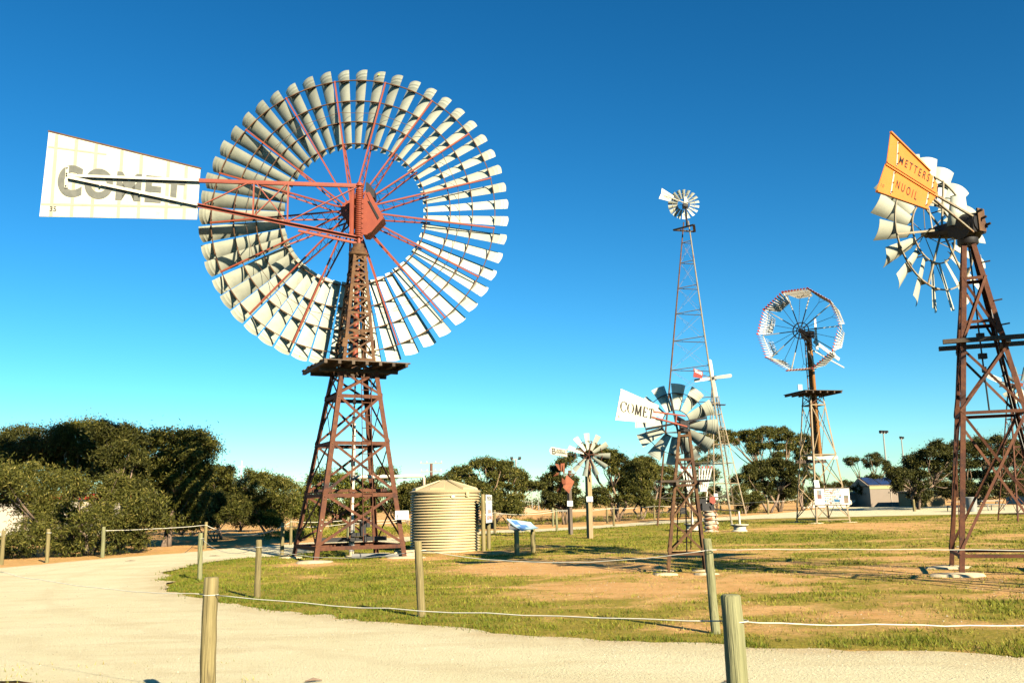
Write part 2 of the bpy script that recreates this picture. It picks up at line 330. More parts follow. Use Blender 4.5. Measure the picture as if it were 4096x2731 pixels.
TREES={
'E':((-17.30,37.00,0.00),[-3.29,0.58,3.01,0.72,-2.9,1.4,3.12,0.78,-1.66,1.14,2.81,0.77,0.62,-2.23,2.53,0.61,0.22,2.1,2.66,0.73,-0.37,1.9,2.15,0.6,-2.1,-0.15,1.51,0.59,-0.94,0.21,1.7,0.67,0.96,-2.31,1.27,0.55,1.87,-1.05,1.66,0.72,1.72,1.26,1.74,0.6,1.32,1.41,1.05,0.59,2.39,0.56,1.28,0.58,-1.09,-2.36,0.81,0.69,-0.53,-1.38,0.73,0.57,-1.4,2.29,0.52,0.78,1.47,-1.0,0.68,0.74,1.59,0.19,0.55,0.7,-2.1,-1.4,0.46,0.72,-2.16,0.9,2.27,0.78,-0.41,1.87,1.4,0.64,-1.23,-0.66,1.15,0.57,0.16,-1.68,0.43,0.53,2.83,-0.94,1.9,0.66,-2.07,-2.36,2.91,0.65,-3.25,-0.77,3.29,0.6,-3.73,1.51,2.21,0.68,-3.04,-0.87,2.62,0.63]),
'A':((-24.12,45.00,0.03),[-1.57,0.65,5.42,0.62,-1.27,1.51,5.71,0.62,-0.01,0.79,5.46,0.82,1.78,-1.53,4.88,0.76,-0.7,-0.43,4.72,0.73,0.9,-1.56,4.73,0.59,-0.7,-1.01,4.1,0.81,0.18,-0.97,4.3,0.76,-3.15,1.37,5.16,0.85,-2.88,-0.49,4.93,0.67,-2.86,0.08,3.97,0.79,-1.38,-1.25,4.1,0.76,0.15,0.95,4.51,0.82]),
'B':((-21.55,44.00,0.03),[-0.04,-0.9,5.31,0.76,0.54,-0.8,5.5,0.63,0.7,0.22,5.58,0.78,1.51,-0.31,5.22,0.77,1.63,0.09,4.76,0.63,1.3,-0.36,4.58,0.6,0.71,-0.82,4.72,0.58,-0.62,0.37,4.66,0.8,2.01,-0.66,4.12,0.56,0.59,0.95,3.84,0.7,0.2,-0.18,3.8,0.61,-0.93,0.18,4.06,0.76,0.61,-0.09,4.23,0.66,1.88,-0.87,3.43,0.76]),
'C':((-17.31,40.50,0.03),[-0.88,-0.55,5.23,0.54,-0.65,0.4,5.26,0.49,-0.23,0.27,4.96,0.64,0.19,0.15,4.8,0.61,0.28,-0.47,4.21,0.53,-0.15,-0.42,4.37,0.61,0.51,-0.24,3.77,0.54,-0.28,0.59,3.52,0.63,0.11,0.56,3.12,0.55,-0.7,-0.01,4.8,0.6,-0.48,-0.02,3.8,0.51,0.62,-0.11,2.6,0.49,-0.84,-0.15,4.0,0.64,-0.91,0.54,3.38,0.59,-0.15,-0.0,3.01,0.52,0.48,-0.49,2.5,0.5,-0.36,0.33,2.52,0.63]),
'D':((-16.15,42.50,0.05),[-0.94,-0.3,4.83,0.66,-0.67,0.59,4.99,0.65,0.22,0.35,5.07,0.66,1.09,-0.3,5.0,0.64,1.68,-0.47,4.72,0.6,1.44,0.58,4.48,0.65,-0.49,-0.45,4.24,0.69,-0.0,0.32,4.33,0.63,1.18,-1.06,4.23,0.6,1.53,-0.54,3.99,0.63,-0.34,-0.08,3.64,0.67,0.3,0.32,3.64,0.67,1.26,-0.33,3.6,0.63,-0.27,0.51,3.03,0.68,0.82,-0.32,3.09,0.67,-0.89,0.8,2.63,0.66,-0.13,1.03,2.62,0.72,-1.01,0.04,3.66,0.61,-0.62,-0.72,3.01,0.66,-0.5,0.95,2.1,0.61,0.43,0.41,2.29,0.66,-1.25,0.5,1.7,0.54,-0.77,0.61,1.8,0.63,-0.14,0.36,1.53,0.59,0.4,0.27,1.77,0.67,0.21,0.3,1.16,0.66,0.05,-1.02,1.14,0.52,0.99,-0.13,1.26,0.63,1.31,-0.61,2.47,0.63,1.37,0.28,3.41,0.51,1.4,-0.06,1.86,0.55]),
'F':((-15.95,50.00,0.11),[-0.62,-0.63,3.63,0.47,-0.25,-0.26,3.63,0.48,0.29,-0.43,3.62,0.45,-0.79,-0.05,3.04,0.52,-0.24,0.16,3.04,0.56,0.41,-0.37,3.01,0.61,-0.73,-0.71,2.43,0.52,-0.25,-0.31,2.37,0.52,-1.36,-0.54,3.28,0.6,-1.34,-0.18,2.69,0.45,-1.05,0.16,1.78,0.47,-0.47,0.06,1.83,0.51,0.04,0.11,2.43,0.63,0.18,0.45,2.55,0.53,-1.38,0.44,1.37,0.57,-0.55,-0.18,1.24,0.47]),
'H':((-15.38,47.00,0.09),[-1.44,0.21,2.09,0.47,-0.85,1.01,2.08,0.54,0.28,0.24,2.17,0.43,0.78,0.87,2.05,0.38,-1.15,-0.87,1.52,0.46,-0.85,0.26,1.39,0.4,-0.0,0.29,1.49,0.52,1.03,-0.27,1.59,0.44,0.02,-0.61,1.05,0.42,1.09,1.05,1.7,0.45,-1.45,1.02,1.05,0.53]),
'X1':((-21.93,60.00,0.15),[-1.55,0.32,2.48,0.63,-1.22,1.58,2.91,0.7,0.32,-0.28,2.6,0.64,0.47,1.59,3.04,0.7,2.1,-0.7,2.41,0.67,-0.58,-1.25,1.66,0.7,-0.17,-0.19,1.73,0.63,0.43,0.93,1.55,0.77,2.28,-1.6,1.61,0.67,2.95,-0.74,1.99,0.78,-0.87,0.93,0.84,0.63,0.74,-0.77,0.76,0.6,1.06,1.61,0.79,0.65,2.79,0.36,1.18,0.68]),
'X2':((-18.91,63.00,0.19),[-0.68,0.28,2.4,0.67,-0.06,0.47,2.73,0.57,0.47,0.5,2.29,0.61,-0.42,0.06,1.63,0.61,0.5,-0.39,1.53,0.65,1.16,-0.07,1.94,0.61,-0.17,0.47,0.86,0.67,1.09,-0.89,0.85,0.58,-0.97,-0.09,1.47,0.74,1.3,0.75,1.25,0.66]),
'Gt':((-14.44,54.00,0.15),[-1.16,-1.11,2.85,0.66,-0.94,-0.16,3.45,0.63,-0.51,0.47,3.26,0.65,0.08,-0.04,2.99,0.7,0.73,-0.26,2.97,0.59,0.92,0.8,2.77,0.56,-0.96,-0.46,2.2,0.68,-0.08,-0.99,2.25,0.67,0.27,0.44,2.19,0.61,1.1,-0.49,2.16,0.67,-1.49,0.94,1.48,0.55,-0.17,-0.05,1.46,0.62,0.56,-0.01,1.45,0.58,-1.59,-0.79,2.21,0.62,-0.96,0.71,0.96,0.53]),
'G2':((-13.71,51.00,0.13),[-0.32,-0.16,1.05,0.39,0.15,0.17,1.14,0.37,-0.0,-0.28,0.83,0.37,0.33,0.28,0.86,0.41]),
'I':((-11.16,56.00,0.18),[-2.2,0.71,2.46,0.6,-1.54,1.21,2.92,0.65,-0.46,0.52,3.16,0.82,0.43,0.75,3.15,0.62,1.47,-0.74,2.86,0.79,2.31,-1.24,2.62,0.71,-1.64,-0.31,1.84,0.62,-0.73,0.43,2.05,0.6,0.55,-1.39,2.09,0.66,1.62,-1.52,1.92,0.58,-1.91,0.27,1.24,0.76,-1.07,1.34,1.22,0.63,0.34,-0.24,1.2,0.65,1.45,0.36,1.25,0.7,-2.7,1.56,1.86,0.69,2.52,-1.58,1.76,0.73,-0.96,-1.24,0.79,0.72,1.06,0.02,0.74,0.8]),
'J':((-7.80,62.00,0.24),[-0.97,0.11,3.74,0.59,-0.59,-0.5,3.51,0.57,-1.13,-0.51,3.42,0.61,-1.54,0.04,2.57,0.49,-0.61,-0.56,2.37,0.54,-0.07,0.5,2.12,0.51,0.62,0.45,2.67,0.6,1.11,-0.87,2.47,0.59,0.6,-0.86,1.85,0.49,-0.71,0.2,1.38,0.52,-1.82,0.79,1.4,0.57,0.38,-0.37,1.03,0.62]),
'K':((-1.61,58.00,0.24),[-3.2,-2.45,2.94,0.43,-2.48,-2.32,3.13,0.35,-2.18,2.35,3.68,0.46,-1.4,-1.44,3.62,0.35,-1.88,2.46,3.36,0.45,-1.2,1.67,3.22,0.37,-0.84,0.65,4.1,0.4,-0.25,-1.38,4.1,0.38,0.25,0.59,4.13,0.4,0.83,-0.59,3.86,0.36,1.27,1.72,3.95,0.45,-0.15,1.58,3.72,0.41,0.63,1.83,3.55,0.43,1.32,0.48,3.49,0.43,1.84,1.25,3.46,0.41,2.11,-2.1,3.09,0.33,0.19,-1.55,3.2,0.34,0.88,2.02,3.09,0.42,1.67,1.35,2.95,0.35,2.22,-0.16,2.7,0.47,0.38,0.62,2.7,0.41,1.15,-0.18,2.52,0.36,1.9,-1.8,2.38,0.35,2.51,-0.65,2.58,0.39,2.98,1.98,2.63,0.38,3.25,-1.28,2.56,0.37,-1.04,-1.76,2.82,0.37,-0.32,-1.38,2.52,0.4,0.05,-2.43,2.02,0.45,0.55,-0.68,2.03,0.47,-0.66,0.98,2.68,0.44,-4.01,-0.15,2.87,0.47,-2.11,-1.99,2.84,0.42]),
'K2':((-7.26,62.00,0.24),[-0.21,-0.11,2.57,0.37,0.03,0.12,2.73,0.31,0.28,-0.16,2.4,0.3,-0.31,-0.15,2.14,0.3,0.06,-0.05,1.98,0.41,-0.21,-0.07,1.5,0.33,-0.44,-0.02,2.58,0.33]),
'K3':((-0.41,55.00,0.22),[-0.13,0.19,1.54,0.44,0.3,-0.27,1.48,0.37,0.54,0.14,1.62,0.47,-0.52,0.12,1.26,0.4,-0.05,0.39,1.16,0.34,0.39,-0.36,1.15,0.44,0.21,-0.07,1.81,0.34]),
'L':((3.27,62.00,0.29),[-1.05,0.08,3.18,0.5,-0.52,0.03,3.11,0.4,-0.02,-0.63,2.85,0.36,-1.23,0.62,2.67,0.43,-0.81,0.68,2.42,0.36,-0.26,-0.4,2.39,0.36,0.22,-0.16,2.15,0.36,0.64,-0.38,2.85,0.41,-1.16,-0.3,1.94,0.36,-0.59,-0.72,1.75,0.49,0.13,-0.5,1.63,0.42,-0.99,-0.15,1.36,0.43,0.72,-0.65,2.14,0.39,0.71,-0.61,1.56,0.43,-0.06,0.66,1.16,0.44,-0.48,0.56,3.73,0.39,0.07,-0.75,4.13,0.42,0.6,-0.02,4.46,0.43]),
'M':((7.36,66.00,0.34),[-2.22,-0.34,5.23,0.47,-1.64,0.62,5.15,0.52,-1.22,-0.53,5.2,0.44,-2.01,0.89,4.89,0.41,-0.9,-1.05,4.95,0.42,-0.48,-1.13,4.81,0.48,0.18,0.87,4.65,0.43,0.46,-1.01,4.3,0.38,-0.51,-0.7,4.33,0.38,-0.97,-0.2,4.37,0.46,-0.02,-0.7,4.01,0.38,0.75,0.55,3.73,0.38,-0.3,-0.82,3.57,0.41,0.31,-0.35,3.33,0.39,0.96,-0.22,3.32,0.42,1.17,0.69,4.05,0.46,1.47,1.08,3.87,0.48,0.41,0.71,2.79,0.47,0.88,-0.16,2.76,0.5,-0.08,0.43,2.48,0.52,0.7,0.62,2.21,0.49,-1.15,-0.64,2.16,0.49,-1.63,-0.32,2.12,0.39,-1.04,-1.19,1.54,0.39,0.92,-0.65,2.19,0.47,0.15,-0.59,1.71,0.38,-1.5,0.72,1.56,0.46,0.69,-1.29,1.57,0.37]),
'N':((9.59,70.00,0.39),[-0.09,-0.46,4.25,0.45,0.51,0.45,4.34,0.56,0.3,0.14,3.66,0.44,-0.21,-0.09,3.4,0.46,0.58,-0.21,3.38,0.4,0.13,0.11,2.86,0.53,0.68,0.28,2.59,0.41,-0.32,0.04,2.2,0.42,0.38,0.26,1.93,0.47,-0.08,0.55,1.47,0.53,0.44,-0.48,1.26,0.45,-0.68,0.52,1.62,0.48,0.95,-0.08,3.77,0.47]),
'O':((11.87,74.00,0.43),[-1.31,0.79,4.44,0.61,-0.81,0.1,4.16,0.61,0.02,0.28,3.83,0.46,0.94,0.93,3.75,0.52,-1.85,-1.33,3.56,0.6,-0.67,-1.39,3.34,0.53,0.33,-0.05,2.96,0.59,1.1,-0.32,2.94,0.47,1.86,-0.66,3.22,0.47,-1.07,0.19,2.59,0.5,0.01,0.75,2.18,0.49,1.03,-0.44,2.14,0.48,2.41,1.43,2.35,0.6,0.44,1.04,1.57,0.56,1.02,-0.29,1.35,0.46,-1.21,0.98,1.6,0.53,1.63,-1.37,1.53,0.46,-0.75,-1.19,0.99,0.56]),
'P':((17.20,82.00,0.51),[-0.81,0.59,5.73,0.53,-0.22,0.44,6.74,0.55,0.44,0.27,6.87,0.66,1.12,0.18,7.08,0.64,-0.05,-0.18,5.9,0.48,0.8,0.02,6.12,0.6,-0.97,-0.46,4.56,0.56,-0.02,-0.27,4.77,0.49,0.89,-0.28,4.98,0.56,-0.5,-0.04,3.45,0.62,0.6,-0.15,3.43,0.68,-0.68,0.46,2.35,0.67,0.62,0.28,2.1,0.62,-0.14,0.05,1.45,0.64]),
'Q':((24.27,84.00,0.56),[-5.18,-0.69,7.18,0.44,-4.21,0.9,7.36,0.44,-4.03,-1.09,7.05,0.36,-4.66,-2.08,6.59,0.4,-4.81,0.4,6.7,0.47,-3.39,1.08,6.57,0.41,-2.47,2.16,7.42,0.41,-2.21,1.09,7.41,0.37,-1.57,1.27,7.26,0.46,-2.24,2.3,6.94,0.5,-1.92,0.94,6.68,0.49,-1.13,1.2,7.4,0.45,-1.4,-1.47,7.34,0.43,0.09,1.99,7.67,0.4,-0.69,2.39,6.91,0.45,-0.74,-0.54,6.85,0.36,-0.43,-0.55,7.14,0.38,0.56,0.77,7.41,0.49,1.55,2.06,7.57,0.46,1.25,-0.57,7.07,0.37,0.49,0.95,6.79,0.44,1.35,1.08,6.78,0.42,2.14,1.95,6.75,0.4,-2.68,-0.98,5.98,0.39,-1.52,0.61,6.06,0.49,-1.41,-1.67,5.98,0.44,0.03,1.34,6.22,0.4,-0.27,-2.2,5.78,0.43,1.62,1.66,5.99,0.5,-1.57,1.15,5.5,0.42,-0.08,-0.38,5.23,0.43,1.53,2.04,5.34,0.41,-2.59,-1.1,5.61,0.44,2.13,2.35,6.1,0.4]),
'Q2':((27.69,88.00,0.61),[-0.26,-0.5,6.84,0.41,0.55,0.07,7.02,0.49,0.95,-0.34,6.82,0.42,0.12,0.1,6.37,0.5,0.92,0.2,6.28,0.51,-0.26,-0.47,5.73,0.47,0.69,0.36,5.68,0.55,1.17,-0.19,6.1,0.53,0.04,0.15,5.06,0.55,0.51,-0.29,5.03,0.51,0.28,0.36,4.38,0.47,0.55,-0.43,4.11,0.42,-0.16,-0.37,3.52,0.41,0.44,-0.37,3.35,0.49]),
'R':((22.41,81.00,0.53),[-1.96,-1.29,3.73,0.54,-0.69,0.77,4.07,0.57,0.1,0.99,4.28,0.55,0.93,1.39,4.35,0.6,1.37,0.41,4.3,0.59,1.57,-1.3,4.22,0.43,2.06,-1.42,3.79,0.45,-1.43,-0.41,3.06,0.5,-0.36,0.59,3.35,0.55,-0.04,-1.36,3.42,0.48,1.23,0.14,3.44,0.49,1.66,-1.25,3.39,0.52,-1.12,-0.41,2.35,0.54,-0.16,-0.01,2.48,0.59,1.11,1.46,2.49,0.44,1.79,0.85,2.47,0.55,2.21,-0.67,2.77,0.44,0.2,-0.07,1.78,0.48,1.28,0.78,1.63,0.59,1.8,-0.39,1.74,0.47,2.51,-0.0,2.08,0.54]),
'S':((19.94,80.00,0.51),[-0.41,0.47,2.89,0.47,-0.1,-0.33,3.21,0.43,0.5,0.56,2.53,0.46,-0.82,-0.73,2.11,0.44,-0.2,-0.42,1.97,0.48,-0.72,-0.69,1.29,0.42,-0.02,-0.65,1.28,0.45,0.73,0.78,0.79,0.47,1.09,-0.18,1.54,0.52,1.21,-0.66,1.19,0.43,-0.2,0.5,0.6,0.38,1.06,0.43,0.79,0.44]),
'S2':((29.11,90.00,0.63),[0.22,-0.53,3.21,0.44,0.79,-0.05,2.44,0.47,0.15,0.02,1.99,0.41,-0.4,-0.31,1.3,0.56,0.46,-0.06,1.28,0.48,-0.73,-0.45,0.76,0.45,1.09,0.5,1.98,0.52]),
'Tu':((41.08,105.00,0.81),[-2.69,0.03,5.23,0.35,-2.25,-0.39,5.34,0.46,-1.62,-0.24,5.19,0.43,-1.69,1.48,4.98,0.45,-0.36,0.5,5.2,0.35,-0.62,-1.75,5.43,0.45,0.64,-0.32,5.68,0.47,1.6,1.2,5.3,0.48,0.12,-0.45,4.86,0.49,0.07,0.94,4.83,0.48,0.36,-1.29,4.72,0.45,1.66,-0.29,4.79,0.48,2.77,1.82,4.57,0.38,1.68,-0.29,4.16,0.38]),
'U':((38.69,100.00,0.76),[-0.58,-0.06,2.91,0.4,0.15,0.36,3.05,0.37,0.39,-0.71,3.1,0.42,0.86,-0.91,3.0,0.41,1.82,0.85,2.8,0.49,-1.03,-0.65,2.36,0.35,0.03,0.7,2.28,0.5,0.42,0.21,2.53,0.37,0.84,-0.56,2.33,0.49,-1.03,0.94,1.93,0.36,-0.92,-0.68,1.63,0.41]),
'U2':((41.12,115.00,0.88),[-1.59,-0.58,2.32,0.5,-0.74,-0.31,2.57,0.5,0.04,-0.86,2.76,0.46,1.61,1.17,2.56,0.5,1.44,-1.01,2.41,0.39,0.0,0.35,2.21,0.44,0.81,-0.32,2.07,0.45,-1.14,0.2,2.01,0.53]),
'U3':((38.63,98.00,0.74),[0.01,-0.18,1.69,0.4,0.58,-0.17,1.86,0.4,0.48,0.16,1.33,0.34,-0.32,-0.01,1.35,0.42]),
'V':((35.06,80.00,0.59),[-2.58,-2.14,3.15,0.58,-1.23,-0.35,3.3,0.55,-1.68,0.48,2.71,0.6,-2.26,-1.93,2.51,0.53,-1.53,-2.01,2.92,0.51,-1.33,-0.67,2.09,0.45,-2.02,-0.88,1.95,0.53,0.12,0.67,4.28,0.63,-0.06,-0.56,4.07,0.55,0.11,0.93,3.84,0.64,1.55,1.95,4.61,0.65,0.76,-0.86,4.78,0.48,2.82,1.88,5.46,0.48,2.39,-0.22,5.48,0.59,3.04,0.12,5.16,0.53,4.32,1.84,5.32,0.52,4.16,0.22,5.37,0.61,0.96,-1.57,4.77,0.51,2.32,-0.02,4.68,0.56,2.46,-1.27,4.47,0.53,2.81,-1.91,4.43,0.46,0.3,-0.69,3.8,0.48,2.29,2.03,4.04,0.52,1.79,-0.97,3.76,0.59,3.63,1.05,3.82,0.51,4.56,1.43,3.66,0.58,0.01,-0.48,2.94,0.57,0.61,-1.1,2.91,0.5,2.78,1.64,3.11,0.55,3.71,1.73,2.94,0.5,3.0,-1.58,2.7,0.45,0.44,1.04,2.09,0.57,-0.23,-2.13,2.03,0.45,2.28,1.41,2.21,0.56,3.26,1.61,2.05,0.47,3.73,0.39,2.01,0.48,0.33,0.96,1.35,0.57,0.63,0.49,1.19,0.5,1.0,1.95,0.68,0.49,-0.06,-1.89,1.18,0.57]),
'W':((41.83,84.00,0.65),[-1.19,-2.12,5.38,0.54,0.41,-0.21,5.71,0.68,2.21,2.04,6.06,0.71,0.61,-2.24,5.61,0.66,3.36,1.79,5.98,0.57,3.78,1.32,6.14,0.6,3.11,-1.05,5.87,0.53,5.02,1.34,5.76,0.66,6.04,2.09,5.55,0.65,-0.63,-1.79,4.82,0.57,0.6,-1.23,4.98,0.73,1.35,-1.53,4.87,0.54,2.71,-0.77,5.12,0.55,3.82,-0.39,4.89,0.67,5.22,0.78,4.7,0.58,-0.77,-1.88,3.91,0.63,1.6,0.97,3.99,0.64,2.24,0.38,3.95,0.74,2.01,-1.85,4.01,0.58,3.9,-0.03,3.9,0.65,5.99,2.08,3.8,0.67,0.31,0.84,2.91,0.63,1.74,1.48,2.91,0.73,1.51,-1.07,2.83,0.55,2.51,-1.25,2.96,0.61,5.37,2.03,2.86,0.61,0.44,0.67,1.97,0.68,2.41,2.37,1.97,0.58,3.03,1.4,2.02,0.62,2.27,-2.06,1.96,0.66,5.44,1.79,1.9,0.68,4.27,-2.34,4.7,0.73,5.2,-0.6,3.08,0.67,-0.0,1.16,1.45,0.6,0.11,-0.48,1.38,0.6,0.36,-2.1,1.43,0.54,3.28,1.13,1.35,0.63,4.8,1.92,1.29,0.56,-1.7,-1.03,1.37,0.57,-0.72,2.31,1.44,0.73,-1.48,2.06,1.45,0.66,3.55,-2.06,1.26,0.61,-1.05,-1.42,2.11,0.53,2.51,0.34,2.39,0.6,3.84,-2.04,2.3,0.63]),
}
LAWN=[(5.38,9.55),(5.23,9.75),(4.48,10.10),(3.56,10.37),(2.58,10.68),(1.85,11.06),(0.64,11.65),(-0.18,12.25),(-1.27,12.99),(-2.18,13.81),(-2.99,14.51),(-3.48,14.80),(-4.46,15.73),(-5.43,17.04),(-6.48,18.37),(-7.42,19.93),(-8.15,21.61),(-9.31,24.36),(-9.85,25.87),(-10.02,28.05),(-9.98,30.69),(-9.21,32.32),(-7.93,32.39),(-7.41,36.20),(-6.35,38.12),(-4.79,41.69),(-3.24,45.31),(-1.49,48.98),(0.50,49.47),(2.30,50.51),(5.37,53.74),(10.26,59.07),(15.62,63.87),(19.70,64.12),(23.13,63.46),(30.58,62.99),(34.23,61.78),(37.34,61.25)]
FAR=[(-18.12,28.33),(-16.55,29.63),(-15.02,33.67),(-14.14,35.52),(-12.74,36.90),(-12.04,39.92),(-10.58,41.79),(-9.10,44.41),(-7.52,45.16),(-5.42,47.15),(-3.59,50.31),(-1.63,53.59),(0.55,53.75),(2.49,54.54),(5.89,58.84),(11.57,66.57),(17.62,71.98),(25.50,82.86),(40.66,111.24),(48.03,114.31),(42.43,87.24),(50.36,90.71),(54.64,89.46)]
ROAD = None
VERGE = [(-30, 26), (-30, 14), (-12, 11.2), (-6, 9.7), (-4.5, 9.15), (-3.2, 8.7), (-2.0, 8.3), (0, 8.0), (4, 7.2), (9, 5.6), (12, 4.6), (13.5, 5.6)]
def resample(P, step):
    out = []
    for a, b in zip(P, P[1:]):
        d = math.hypot(b[0] - a[0], b[1] - a[1]); n = max(1, int(d / step))
        for i in range(n): out.append((a[0] + (b[0] - a[0]) * i / n, a[1] + (b[1] - a[1]) * i / n))
    out.append(P[-1]); return out
def smooth(P, k=1):
    for _ in range(k):
        Q = [P[0]]
        for a, b in zip(P, P[1:]):
            Q += [(a[0] * .75 + b[0] * .25, a[1] * .75 + b[1] * .25), (a[0] * .25 + b[0] * .75, a[1] * .25 + b[1] * .75)]
        P = Q + [P[-1]]
    return P
def jitter(P, amp, seed):
    a = np.array(P); n = fbm(a[:, 0] * 1.6 + 40, a[:, 1] * 1.6 + 40, seed, 4) - .5; n2 = fbm(a[:, 0] * 1.6 + 90, a[:, 1] * 1.6 + 20, seed + 9, 4) - .5
    return [(p[0] + amp * float(u), p[1] + amp * float(w)) for p, u, w in zip(P, n, n2)]
LAWN_L = jitter(resample(smooth(LAWN, 2), 0.22), 0.85, 5)
FAR_L = jitter(resample(smooth(FAR, 2), 0.4), 0.8, 8)
LAWN_L = [(12.5, 6.4), (8.5, 8.2)] + LAWN_L
ROADPOLY = LAWN_L + FAR_L[::-1] + resample(jitter(resample(VERGE, .3), .5, 3), .3)
def inside_np(px, py, poly):
    r = np.zeros(px.shape, bool); P = np.array(poly); x0, y0 = P[:, 0], P[:, 1]; x1, y1 = np.roll(x0, -1), np.roll(y0, -1)
    for a, b, c, d in zip(x0, y0, x1, y1):
        if b == d: continue
        m = ((b > py) != (d > py)) & (px < (c - a) * (py - b) / (d - b) + a)
        r ^= m
    return r
LAWNPOLY = LAWN_L + [(80, 58), (60, 5)]
_LA = np.array(LAWN_L)
def edge_dist(x, y):
    d = np.full(x.shape, 1e9)
    for a in _LA[::2]:
        d = np.minimum(d, (x - a[0]) ** 2 + (y - a[1]) ** 2)
    return np.sqrt(d)
def cover(x, y, inl):
    """how grassy the ground is, 0 bare orange soil .. 1 green lawn"""
    c = 0.56 + 1.2 * (fbm(x / 1.7 + 7, y / 1.0 + 3, 21, 5) - .5) + 0.7 * (fbm(x / .42 + 5, y / .27 + 9, 23, 3) - .5) + 0.8 * (fbm(x / 9 + 1, y / 5 + 8, 33, 3) - .5)
    ed = edge_dist(x, y)
    c = c - 0.06 * np.clip((x + .5) / 4, 0, 1) * np.clip((34 - y) / 6, 0, 1)
    c = c + 0.48 * np.exp(-(ed / 0.9) ** 2)
    c = c + 0.42 * np.clip((0.5 - x) / 4, 0, 1) * np.clip((36 - y) / 8, 0, 1)
    c = c + 0.28 * np.exp(-((y - 58 - .1 * x) / 6) ** 2) + 0.30 * np.exp(-((y - 37) / 4) ** 2)
    for (ax, ay, ar, am) in ((0.6, 23.6, 2.4, .7), (2.6, 17.8, 2.6, .5), (4.8, 13.6, 2.3, .35), (-5.8, 27.6, 1.5, .9), (-3.0, 29.6, 1.3, .9), (-1.5, 31.2, 1.3, .5), (9.2, 17.6, 2.0, .45), (2.2, 12.1, .8, .6), (17, 45, 6, .5), (8.5, 29, 2.5, .3)):
        c = c - am * np.exp(-(((x - ax) ** 2 + ((y - ay) * 1.3) ** 2) / ar ** 2))
    far = 0.05 + 0.5 * (fbm(x / 7 + 3, y / 5, 51, 4) - .35)
    return np.clip(np.where(inl, c, far), 0, 1)
def axis_pts(lo, flo, fhi, hi, st):
    a = list(np.arange(flo, fhi, st)); s = st; v = fhi
    while v < hi: a.append(v); s *= 1.22; v += s
    a.append(hi); s = st; v = flo; b = []
    while v > lo: s *= 1.22; v -= s; b.append(max(v, lo))
    return np.array(b[::-1] + a)
xs = axis_pts(-2500, -24, 34, 2500, 0.33); ys = axis_pts(-600, 5, 62, 4500, 0.33)
GX, GY = np.meshgrid(xs, ys)
gx, gy = GX.ravel(), GY.ravel()
inroad = inside_np(gx, gy, ROADPOLY); inlawn = inside_np(gx, gy, LAWNPOLY) & ~inroad
near = (gx > -26) & (gx < 36) & (gy > 4) & (gy < 64)
zz = terr_np(gx, gy) + np.where(near & ~inroad, 0.05 * (fbm(gx / 1.3, gy / 1.3, 71, 3) - .5), 0)
zz = np.where(inroad, zz - 0.05, zz)
cov = np.where(near, 0, 0.0)
cov = cover(gx, gy, inlawn)
nx, ny = len(xs), len(ys)
me = bpy.data.meshes.new('ground')
idx = np.arange(nx * ny).reshape(ny, nx)
quads = np.stack([idx[:-1, :-1], idx[:-1, 1:], idx[1:, 1:], idx[1:, :-1]], -1).reshape(-1, 4)
def np_mesh(me, co, quads):
    n = len(quads); k = quads.shape[1]
    me.vertices.add(len(co)); me.vertices.foreach_set('co', np.ascontiguousarray(co, dtype=np.float32).ravel())
    me.loops.add(n * k); me.loops.foreach_set('vertex_index', np.ascontiguousarray(quads, dtype=np.int32).ravel())
    me.polygons.add(n); me.polygons.foreach_set('loop_start', np.arange(0, n * k, k, dtype=np.int32))
    me.update(calc_edges=True)
np_mesh(me, np.stack([gx, gy, zz], -1), quads)
at_ = me.attributes.new('cover', 'FLOAT', 'POINT'); at_.data.foreach_set('value', cov.astype(np.float32))
me.polygons.foreach_set('use_smooth', [True] * len(me.polygons))

